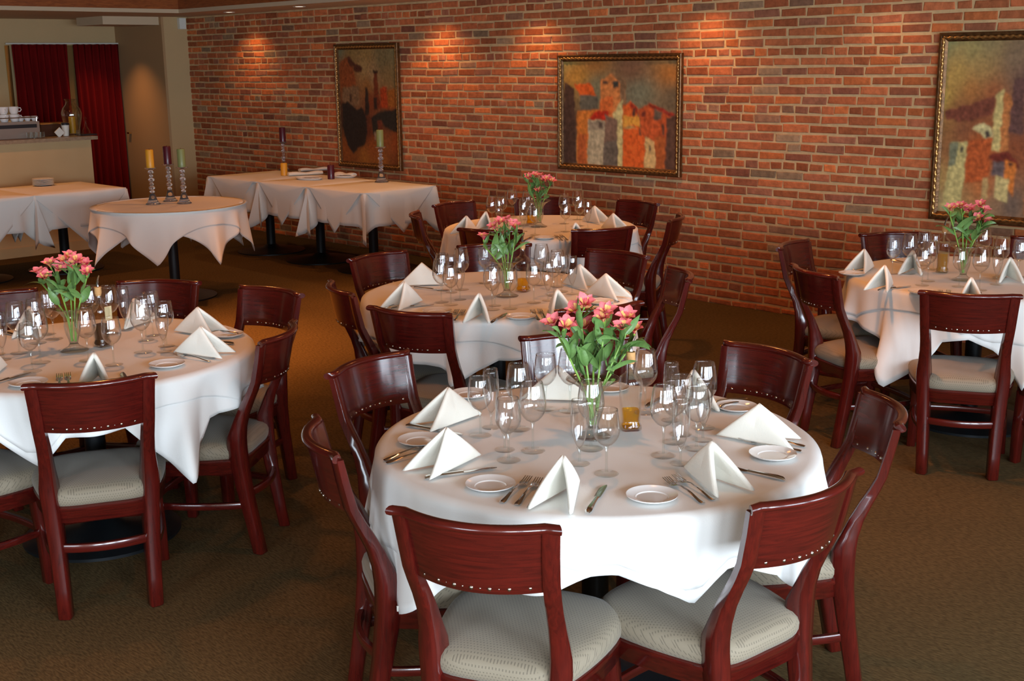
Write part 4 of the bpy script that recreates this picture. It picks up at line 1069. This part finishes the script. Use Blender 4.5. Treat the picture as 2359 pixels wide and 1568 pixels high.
# ------------------------------------------------------------------ square tables in rows with diamond overlays
def square_cloth(c, hx, hy, z, drop, cone, name, label, group, mat, diamond=None, rz=0.0, seed=0):
    """cloth on a square table: skirts plus hanging corner folds; optional diamond overlay tips at side middles"""
    rg = random.Random(seed); n = 40; K = 9; ring0 = []
    per = []
    for side in range(4):
        for j in range(n):
            q = -1 + 2 * (j + .0) / n
            x, y, nx, ny = [(q, -1, 0, -1), (1, q, 1, 0), (-q, 1, 0, 1), (-1, -q, -1, 0)][side]
            per.append((x * hx, y * hy, nx, ny, 1 - abs(q), q, side))
    N_ = len(per); rings = []
    for s in (0.02, 0.5, 0.985): rings.append([(x * s, y * s, z) for x, y, *_ in per])
    for k in range(1, K + 1):
        row = []
        for (x, y, nx, ny, e, q, side) in per:
            ed = e * (hx if side in (0, 2) else hy)      # distance to the nearest corner
            L_ = drop + cone * max(0, 1 - ed / 0.13)
            if diamond is not None: L_ = max(0.012, diamond - abs(q) * (hx if side in (0, 2) else hy) * 1.0 + 0.0)
            t_ = L_ * k / K
            off = 0.004 + 0.05 * t_ + t_ * 0.05 * math.sin(q * 9 + seed + side) * (0 if diamond is not None else 1)
            cf = max(0, 1 - ed / 0.16)
            if diamond is None:
                dgl = 0.7071 * cf * t_ * 0.22
                sx_, sy_ = (1 if x > 0 else -1), (1 if y > 0 else -1)
                pinch = math.sin(min(1, ed / 0.15) * PI) * t_ * 0.20
                xx = x + nx * (off - pinch) + sx_ * dgl; yy = y + ny * (off - pinch) + sy_ * dgl
            else:
                xx, yy = x + nx * (off + .004), y + ny * (off + .004)
            row.append((xx, yy, z - t_ if k > 1 else z - min(t_, .010)))
        rings.append(row)
    mb = MB().loft(rings, cap=False); m_ = len(mb.v); mb.add([(0, 0, z)], [])
    for j in range(N_): mb.f.append((m_, j, (j + 1) % N_)); mb.c.append(None); mb.m.append(0)
    o = mb.build(name, mat, loc=(c[0], c[1], 0), angle=60); o.rotation_euler = (0, 0, rz)
    sm = o.modifiers.new('thickness', 'SOLIDIFY'); sm.thickness = 0.0015; sm.offset = 1
    return tag(o, label, 'tablecloth', group)
def sq_table(c, hx, hy, label, group, base=0.34):
    t = thing('square_table', label, 'table', (c[0], c[1], 0), group=group)
    MB().box((0, 0, TZ - 0.02), (hx * 2 - .01, hy * 2 - .01, 0.028)).build('tabletop', simple('table_ply', lin(120, 90, 60), 0.6), t, smooth=False)
    MB().lathe([(0.001, 0.04), (0.045, 0.04), (0.043, TZ - 0.12), (0.10, TZ - 0.035), (0.001, TZ - 0.035)], 24).build('column', M['black'], t)
    MB().lathe([(0.001, 0.0), (base, 0.0), (base, 0.012), (base * 0.75, 0.028), (0.09, 0.045), (0.05, 0.075), (0.001, 0.075)], 40).build('base', M['black'], t)
ROW = [(-10.60, 0.458, 'left'), (-9.735, 0.405, 'middle'), (-8.905, 0.423, 'right')]
for i, (x, hx, wd) in enumerate(ROW):
    c = (x, 6.88); hy = 0.405
    sq_table(c, hx, hy, 'square pedestal table with black round base, %s one of three along the brick wall' % wd, 'square tables along the brick wall')
    square_cloth(c, hx - .002, hy, TZ, 0.30, 0.15, 'tablecloth', 'white lower tablecloth on the %s table of the row along the brick wall' % wd, 'cloths on the row along the brick wall', M['linen_cream'], seed=3 + i)
    square_cloth(c, hx - .004, hy + .002, TZ + .003, 0, 0, 'tablecloth', 'white diamond overlay cloth on the %s table of the row along the brick wall' % wd, 'cloths on the row along the brick wall', M['linen_cream'], diamond=0.385, seed=3 + i)
LROW = [(4.94, 0.43, 'farther'), (4.07, 0.435, 'nearer')]
for i, (y, hy, wd) in enumerate(LROW):
    c = (-11.12, y); hx = 0.46
    sq_table(c, hx, hy, 'square pedestal table in front of the cream counter, %s of the two' % wd, 'square tables at the counter')
    square_cloth(c, hx, hy - .002, TZ, 0.31, 0.16, 'tablecloth', 'white lower tablecloth on the %s table in front of the counter' % wd, 'cloths on the tables at the counter', M['linen_cream'], seed=13 + i)
    square_cloth(c, hx + .002, hy - .004, TZ + .003, 0, 0, 'tablecloth', 'white diamond overlay cloth on the %s table in front of the counter' % wd, 'cloths on the tables at the counter', M['linen_cream'], diamond=0.46, seed=13 + i)
# on the wall row
p = at(655, 391, SZ); hold.place((p.x, p.y, SZ), 0, 'turned glass candlestick under the tall plum candle near the brick wall', 'glass candlesticks')
candle(0, 0, (p.x, p.y, SZ + .2935), .033, .15, 'plum_wax', 'tall plum pillar candle on a glass stick near the brick wall')
p = at(655, 404, SZ); candle(0, 0, (p.x, p.y, SZ), .034, .125, 'yellow_wax', 'yellow pillar candle standing directly on the long white table')
p = at(763, 412, SZ); candle(0, 0, (p.x, p.y, SZ), .034, .135, 'plum_wax', 'short plum pillar candle standing between the folded cloths on the long table')
p = at(879, 419, SZ); hold.place((p.x, p.y, SZ), 0, 'turned glass candlestick under the olive candle below the narrow painting', 'glass candlesticks', (1.1, 1.1, 1.12))
candle(0, 0, (p.x, p.y, SZ + .2935 * 1.12), .034, .155, 'green_wax', 'tall olive green pillar candle on a glass stick below the narrow painting')
def cloth_roll(px0, py0, px1, py1, label, r=0.02, zz=0.0):
    a = at(px0, py0, SZ); b_ = at(px1, py1, SZ); d = (b_ - a); L_ = d.length
    rings = []
    for i in range(9):
        q = i / 8; w_ = r * (0.85 + 0.15 * math.sin(q * 9))
        rings.append([(L_ * (q - .5), 2.3 * w_ * math.cos(2 * PI * j / 12), max(0.0, w_ + w_ * math.sin(2 * PI * j / 12))) for j in range(12)])
    o = MB().loft(rings).build('folded_cloth', M['napkin'], loc=((a.x + b_.x) / 2, (a.y + b_.y) / 2, SZ + zz)); o.rotation_euler = (0, 0, math.atan2(d.y, d.x))
    return tag(o, label, 'folded cloth', 'folded cloths on the long table')
cloth_roll(664, 405, 742, 401, 'cream folded cloth left of the short plum candle, front edge of the stack')
cloth_roll(690, 396, 755, 392, 'cream folded cloth lying behind the short plum candle, nearest the wall')
cloth_roll(776, 404, 815, 407, 'cream folded cloth right of the short plum candle')
for px, py, wd in [(712, 413, 'left'), (790, 408, 'right')]:
    p = at(px, py, SZ)
    t = thing('cutlery_basket', 'shallow oval tray of dark cutlery, %s of the short plum candle' % wd, 'tray', (p.x, p.y, SZ), 0.3)
    o = MB().lathe([(.001, .004), (.13, .004), (.155, .02), (.158, .018), (.133, 0), (.001, 0)], 32).build('tray_body', M['china'], t); o.scale = (1, .55, 1)
    rg = random.Random(px)
    for i in range(7):
        a = rg.uniform(-.4, .4); MB().tube([(-.08 * math.cos(a), -.05 + i * .015 - .08 * math.sin(a), .010), (.08 * math.cos(a), -.05 + i * .015 + .08 * math.sin(a), .012)], .0032, 6).build('utensil', M['black'] if i % 3 else M['steel'], t)
p = at(100, 427, SZ)
for i in range(5):
    tag(MB().lathe([(.001, .002), (.05, .002), (.098, .014), (.10, .014), (.098, .010), (.052, 0), (.001, 0)], 36).build('side_plate', M['china'], loc=(p.x, p.y, SZ + i * .013)), 'white round plate, %s in the stack on the table by the counter' % ('lowest', 'second from bottom', 'middle', 'second from top', 'topmost')[i], 'plate', 'stack of plates by the counter')

# ------------------------------------------------------------------ paintings
def in_poly(px, py, poly):
    c = np.zeros(px.shape, bool); j = len(poly) - 1
    for i in range(len(poly)):
        xi, yi = poly[i]; xj, yj = poly[j]
        cond = ((yi > py) != (yj > py)) & (px < (xj - xi) * (py - yi) / ((yj - yi) or 1e-9) + xi)
        c ^= cond; j = i
    return c
def paint(w_, h_, base, polys, nx, ny, soft=2, seed=0, jitter=0.007):
    """base: list of (u, v, rgb) soft blobs; polys: (points in u,v with v down, rgb)"""
    u, v = np.meshgrid(np.linspace(0, 1, nx), np.linspace(0, 1, ny))
    num = np.zeros((ny, nx, 3)); den = np.zeros((ny, nx))
    for bu, bv, rgb in base:
        wgt = 1 / (((u - bu) ** 2 + (v - bv) ** 2) + 0.004) ** 1.5
        num += wgt[..., None] * np.array(lin(*rgb)[:3]); den += wgt
    img = num / den[..., None]
    rs = np.random.RandomState(seed)
    def sm(a, k):
        for _ in range(k):
            a = (np.roll(a, 1, 0) + np.roll(a, -1, 0) + np.roll(a, 1, 1) + np.roll(a, -1, 1) + 2 * a) / 6
        return a
    ju = sm(rs.randn(ny, nx), 14); jv = sm(rs.randn(ny, nx), 14)
    ju *= jitter / (ju.std() + 1e-9) * .5; jv *= jitter / (jv.std() + 1e-9) * .5
    for poly, rgb in polys:
        m_ = in_poly(u + ju, v + jv, poly).astype(float)
        m_ = sm(m_, soft)[..., None]
        shade = 1 + 0.14 * sm(rs.randn(ny, nx), 4)[..., None] * 3
        img = img * (1 - m_) + np.array(lin(*rgb)[:3]) * shade * m_
    img *= (1 + 0.5 * sm(rs.randn(ny, nx), 3)[..., None] * .6)
    return np.clip(img, 0.002, 1)
def painting(x0, x1, z0, z1, base, polys, label, seed, fw=0.055, nx=150, gain=1.5, soft=2):
    w_, h_ = x1 - x0, z1 - z0; cx_, cz_ = (x0 + x1) / 2, (z0 + z1) / 2; yb = WALL - 0.003
    t = thing('framed_painting', label, 'painting', (cx_, yb, cz_), group='framed paintings on the brick wall')
    iw, ih = w_ - 2 * fw, h_ - 2 * fw; ny = int(nx * ih / iw)
    img = np.clip(paint(iw, ih, base, polys, nx, ny, soft=soft, seed=seed) * gain, 0, 1)
    vs = []; fs = []
    for j in range(ny):
        for i in range(nx): vs.append((-iw / 2 - .004 + (iw + .008) * i / (nx - 1), -0.012, ih / 2 + .004 - (ih + .008) * j / (ny - 1)))
    for j in range(ny - 1):
        for i in range(nx - 1): a = j * nx + i; fs.append((a, a + nx, a + nx + 1, a + 1))
    me = bpy.data.meshes.new('canvas'); me.from_pydata(vs, [], fs); me.materials.append(M['canvas'])
    ca_ = me.color_attributes.new('Col', 'FLOAT_COLOR', 'POINT')
    ca_.data.foreach_set('color', np.concatenate([img, np.ones((ny, nx, 1))], 2).astype(np.float32).ravel())
    o = bpy.data.objects.new('canvas', me); COL.objects.link(o); o.parent = t
    # moulded frame: profile swept round the rectangle with mitred corners
    prof = [(0, 0), (0, -.030), (.006, -.036), (.018, -.038), (.024, -.030), (.036, -.028), (.044, -.022), (fw, -.014), (fw, 0)]
    rings = []
    for sx_, sz_ in ((-1, -1), (1, -1), (1, 1), (-1, 1)):
        rings.append([(sx_ * (w_ / 2 - a), b_, sz_ * (h_ / 2 - a)) for a, b_ in prof])
    mb = MB(); n = len(prof); vs = [p_ for r in rings for p_ in r]; fs = []
    for i in range(4):
        for j in range(n - 1): fs.append((i * n + j, i * n + j + 1, ((i + 1) % 4) * n + j + 1, ((i + 1) % 4) * n + j))
    mb.add(vs, fs); mb.build('frame', M['frame'], t, angle=30)
    # twisted gilt beading
    bd = MB(); rr = 0.0115
    for (ax, az, bx, bz) in [(-w_ / 2 + .030, -h_ / 2 + .03, -w_ / 2 + .030, h_ / 2 - .03), (w_ / 2 - .030, -h_ / 2 + .03, w_ / 2 - .030, h_ / 2 - .03), (-w_ / 2 + .03, h_ / 2 - .03, w_ / 2 - .03, h_ / 2 - .03), (-w_ / 2 + .03, -h_ / 2 + .03, w_ / 2 - .03, -h_ / 2 + .03)]:
        L_ = math.hypot(bx - ax, bz - az); m_ = int(L_ / .011); dx, dz = (bx - ax) / L_, (bz - az) / L_; rings = []
        for i in range(m_ + 1):
            q = i / m_; c = (ax + (bx - ax) * q, az + (bz - az) * q); r_ = rr * (0.78 + 0.22 * math.cos(i * PI / 2))
            sh = .003 * math.sin(i * PI / 2)
            rings.append([(c[0] + -dz * (r_ * math.cos(2 * PI * j / 8) + sh), -.030 - r_ * .8 * math.sin(2 * PI * j / 8), c[1] + dx * (r_ * math.cos(2 * PI * j / 8) + sh)) for j in range(8)])
        bd.loft(rings)
    bd.build('gilt_beading', M['frame_gold'], t, angle=180)
    return t
O, R_, G, DK = (196, 104, 44), (160, 58, 30), (128, 118, 84), (44, 34, 30)
painting(-10.365, -9.35, 0.825, 2.045,
  [(0, 0, (104, 104, 78)), (.25, .02, (128, 102, 58)), (.5, .05, (140, 110, 62)), (1, .05, (122, 112, 76)), (.75, .1, (112, 98, 64)), (.6, .22, (150, 122, 84)), (.45, .17, (150, 124, 78)), (.05, .22, (126, 66, 34)), (.2, .28, (132, 72, 34)), (.5, .31, (128, 84, 38)), (1, .28, (112, 98, 62)), (.85, .25, (118, 96, 60)), (.3, .45, (110, 80, 54)), (.55, .45, (110, 46, 24)), (.45, .62, (70, 34, 26)), (.5, .72, (80, 36, 26)), (.9, .45, (132, 66, 28)), (.3, .75, (44, 30, 26)), (.8, .62, (42, 34, 30)),
   (.55, .85, (132, 70, 30)), (.75, .8, (126, 74, 40)), (.95, .82, (130, 64, 30)), (.4, .95, (140, 88, 34)), (.7, .97, (132, 80, 30)), (.95, .97, (104, 56, 26)), (.05, .92, (124, 66, 28)), (.2, .97, (118, 66, 28)), (.02, .6, (60, 36, 28))],
  [([(.02, .12), (.13, .06), (.26, .15), (.3, .33), (.02, .34)], (124, 64, 32)), ([(.15, .07), (.20, .06), (.28, .12), (.42, .15), (.41, .20), (.28, .20), (.26, .15), (.2, .15)], (74, 40, 28)), ([(.05, .34), (.35, .32), (.35, .47), (.22, .52), (.05, .46)], (112, 86, 60)), ([(.17, .39), (.21, .39), (.21, .46), (.18, .46)], (52, 34, 28)),
   ([(.62, .19), (.68, .19), (.69, .36), (.74, .52), (.60, .52)], (100, 46, 26)), ([(.60, .18), (.70, .19), (.67, .21), (.61, .21)], (40, 26, 22)), ([(.72, .34), (.84, .32), (.84, .51), (.72, .5)], (142, 54, 24)), ([(.84, .36), (.97, .34), (.98, .5), (.86, .5)], (132, 78, 30)), ([(.46, .34), (.50, .34), (.53, .56), (.44, .58)], (38, 30, 26)), ([(.60, .42), (.66, .42), (.66, .52), (.60, .54)], (44, 30, 26)),
   ([(.03, .48), (.14, .46), (.3, .53), (.38, .5), (.45, .58), (.47, .72), (.42, .83), (.3, .87), (.2, .93), (.1, .85), (.03, .70)], (34, 28, 26)), ([(.55, .60), (.66, .55), (.8, .53), (1, .51), (1, .72), (.88, .70), (.78, .66), (.7, .62), (.64, .74), (.57, .75)], (34, 32, 29)), ([(.66, .62), (.72, .62), (.74, .7), (.67, .7)], (92, 44, 30)), ([(.59, .73), (.63, .72), (.64, .76), (.6, .8)], (128, 112, 92))],
  'narrow tall framed painting of dark houses above the long white table', 1, gain=1.3, soft=5)
painting(-7.24, -5.935, 0.958, 1.902,
  [(0, 0, (140, 120, 66)), (.3, 0, (156, 100, 48)), (.6, .05, (126, 86, 60)), (1, 0, (120, 104, 70)), (.15, .15, (168, 120, 50)), (.3, .25, (120, 114, 84)), (.7, .3, (112, 110, 86)), (.95, .1, (150, 96, 44)), (1, .35, (96, 84, 64)), (0, .6, (70, 48, 40)), (0, .95, (110, 96, 76)), (.55, .9, (150, 92, 50)), (1, .8, (74, 56, 46))],
  [([(0, .2), (.1, .26), (.13, 1), (0, 1)], (72, 50, 40)), ([(.1, .22), (.25, .21), (.31, .33), (.16, .34)], (206, 88, 34)), ([(.16, .33), (.32, .33), (.32, .48), (.16, .48)], (98, 90, 74)), ([(.13, .48), (.34, .46), (.34, 1), (.13, 1)], (196, 112, 46)), ([(.14, .7), (.22, .7), (.22, 1), (.14, 1)], (176, 88, 44)),
   ([(.35, .18), (.45, .12), (.56, .19), (.56, .6), (.35, .6)], (196, 118, 62)), ([(.44, .12), (.57, .18), (.57, .45), (.52, .45), (.52, .2)], (128, 96, 66)), ([(.34, .35), (.46, .33), (.46, .5), (.33, .5)], (206, 102, 48)), ([(.46, .5), (.54, .36), (.55, 1), (.5, 1)], (196, 178, 118)), ([(.37, .19), (.41, .18), (.41, .22), (.37, .22)], (70, 54, 44)), ([(.46, .19), (.51, .19), (.51, .25), (.46, .25)], (62, 60, 52)),
   ([(.24, .56), (.3, .48), (.42, .47), (.42, .56)], (178, 44, 26)), ([(.23, .56), (.39, .56), (.39, 1), (.23, 1)], (176, 158, 124)), ([(.24, .57), (.38, .57), (.38, .66), (.24, .66)], (146, 128, 104)), ([(.39, .5), (.5, .55), (.5, 1), (.37, 1)], (122, 94, 76)), ([(.37, .78), (.5, .74), (.5, 1), (.37, 1)], (104, 92, 78)), ([(.33, .58), (.36, .58), (.36, .64), (.33, .64)], (92, 76, 64)),
   ([(.55, .42), (.62, .38), (.68, .46), (.68, .55), (.55, .55)], (204, 92, 38)), ([(.62, .38), (.68, .46), (.68, .5), (.6, .42)], (150, 48, 30)), ([(.55, .52), (.69, .52), (.69, .66), (.55, .66)], (206, 142, 56)), ([(.63, .44), (.66, .44), (.66, .52), (.63, .52)], (80, 52, 40)), ([(.55, .63), (.63, .6), (.74, .64), (.74, 1), (.55, 1)], (210, 92, 38)), ([(.55, .63), (.62, .6), (.66, .63)], (168, 142, 84)), ([(.68, .63), (.71, .63), (.71, .69), (.68, .69)], (96, 70, 52)),
   ([(.68, .46), (.78, .39), (.95, .5), (.95, 1), (.7, .66)], (172, 78, 40)), ([(.76, .39), (.98, .48), (.98, .52), (.76, .42)], (128, 42, 32)), ([(.81, .44), (.88, .48), (.88, .54), (.81, .54)], (94, 80, 66)), ([(.71, .47), (.74, .47), (.74, .52), (.71, .52)], (104, 46, 34)), ([(.74, .7), (.83, .74), (.83, 1), (.74, 1)], (198, 162, 104)), ([(.77, .78), (.79, .78), (.79, .84), (.77, .84)], (80, 66, 54)), ([(.83, .7), (.92, .7), (.92, 1), (.83, 1)], (160, 84, 42)), ([(.92, .52), (1, .5), (1, 1), (.91, 1)], (84, 60, 48)), ([(.88, .58), (.9, .58), (.9, .68), (.88, .68)], (88, 58, 44))],
  'nearly square framed painting of orange towers and houses on the brick wall', 2)
painting(-3.86, -2.86, 0.806, 1.998,
  [(0, 0, (132, 128, 84)), (.2, .05, (148, 134, 82)), (.1, .2, (170, 138, 72)), (.25, .15, (158, 126, 74)), (.02, .33, (176, 146, 70)), (.3, .02, (134, 116, 78)), (.5, .1, (120, 98, 74)), (.2, .28, (164, 104, 52)), (.1, .38, (116, 66, 44)), (.25, .4, (112, 60, 42)), (.35, .3, (140, 76, 44)), (.05, .45, (140, 98, 54)), (.15, .5, (118, 70, 48)), (.55, .2, (104, 78, 66)), (.55, .45, (96, 66, 54)), (.3, .6, (168, 84, 36)), (.25, .7, (150, 66, 36)),
   (.03, .62, (132, 88, 52)), (.02, .8, (162, 130, 76)), (.03, .95, (158, 138, 96)), (.2, .93, (156, 118, 72)), (.32, .85, (172, 100, 52)), (.4, .95, (134, 108, 80)), (.55, .93, (96, 82, 72)), (.55, .6, (124, 66, 38)), (.75, .3, (140, 100, 62)), (.9, .1, (130, 116, 78)), (.8, .7, (150, 84, 44)), (.95, .9, (110, 84, 60)), (.75, .95, (150, 110, 70))],
  [([(.02, .40), (.2, .36), (.38, .31), (.37, .42), (.2, .46), (.02, .45)], (108, 58, 42)), ([(.38, .31), (.44, .28), (.44, .63), (.37, .62)], (182, 164, 104)), ([(.44, .29), (.50, .33), (.49, .62), (.43, .63)], (166, 104, 56)), ([(.50, .22), (.58, .2), (.59, .52), (.49, .52)], (88, 60, 54)),
   ([(.22, .505), (.31, .462), (.37, .50), (.375, .56), (.33, .56), (.29, .525)], (186, 174, 122)), ([(.325, .51), (.352, .51), (.352, .555), (.325, .555)], (62, 54, 50)), ([(.20, .58), (.37, .55), (.37, .80), (.19, .82)], (166, 80, 38)), ([(.08, .585), (.20, .58), (.19, .80), (.18, .97), (.03, .97), (.06, .75)], (178, 164, 106)), ([(.07, .59), (.13, .585), (.12, .72), (.06, .74)], (106, 108, 84)), ([(.145, .61), (.17, .61), (.17, .645), (.145, .645)], (70, 66, 56)),
   ([(.37, .655), (.48, .62), (.58, .69), (.58, .72), (.38, .68)], (104, 42, 30)), ([(.39, .68), (.48, .68), (.48, .78), (.39, .77)], (92, 78, 76)), ([(.48, .67), (.56, .69), (.55, .88), (.48, .82)], (194, 112, 48)), ([(.505, .685), (.53, .685), (.53, .705), (.505, .705)], (48, 36, 34)), ([(.42, .77), (.52, .78), (.51, .92), (.42, .90)], (184, 166, 110)), ([(.33, .78), (.37, .78), (.37, .9), (.32, .92)], (170, 140, 90)), ([(.64, .5), (.8, .42), (.84, .98), (.64, .98)], (158, 88, 46)), ([(.84, .55), (.96, .5), (.96, .98), (.84, .98)], (174, 152, 102))],
  'tall framed painting of pale towers at the right edge of the photo', 3, gain=1.4, soft=3)
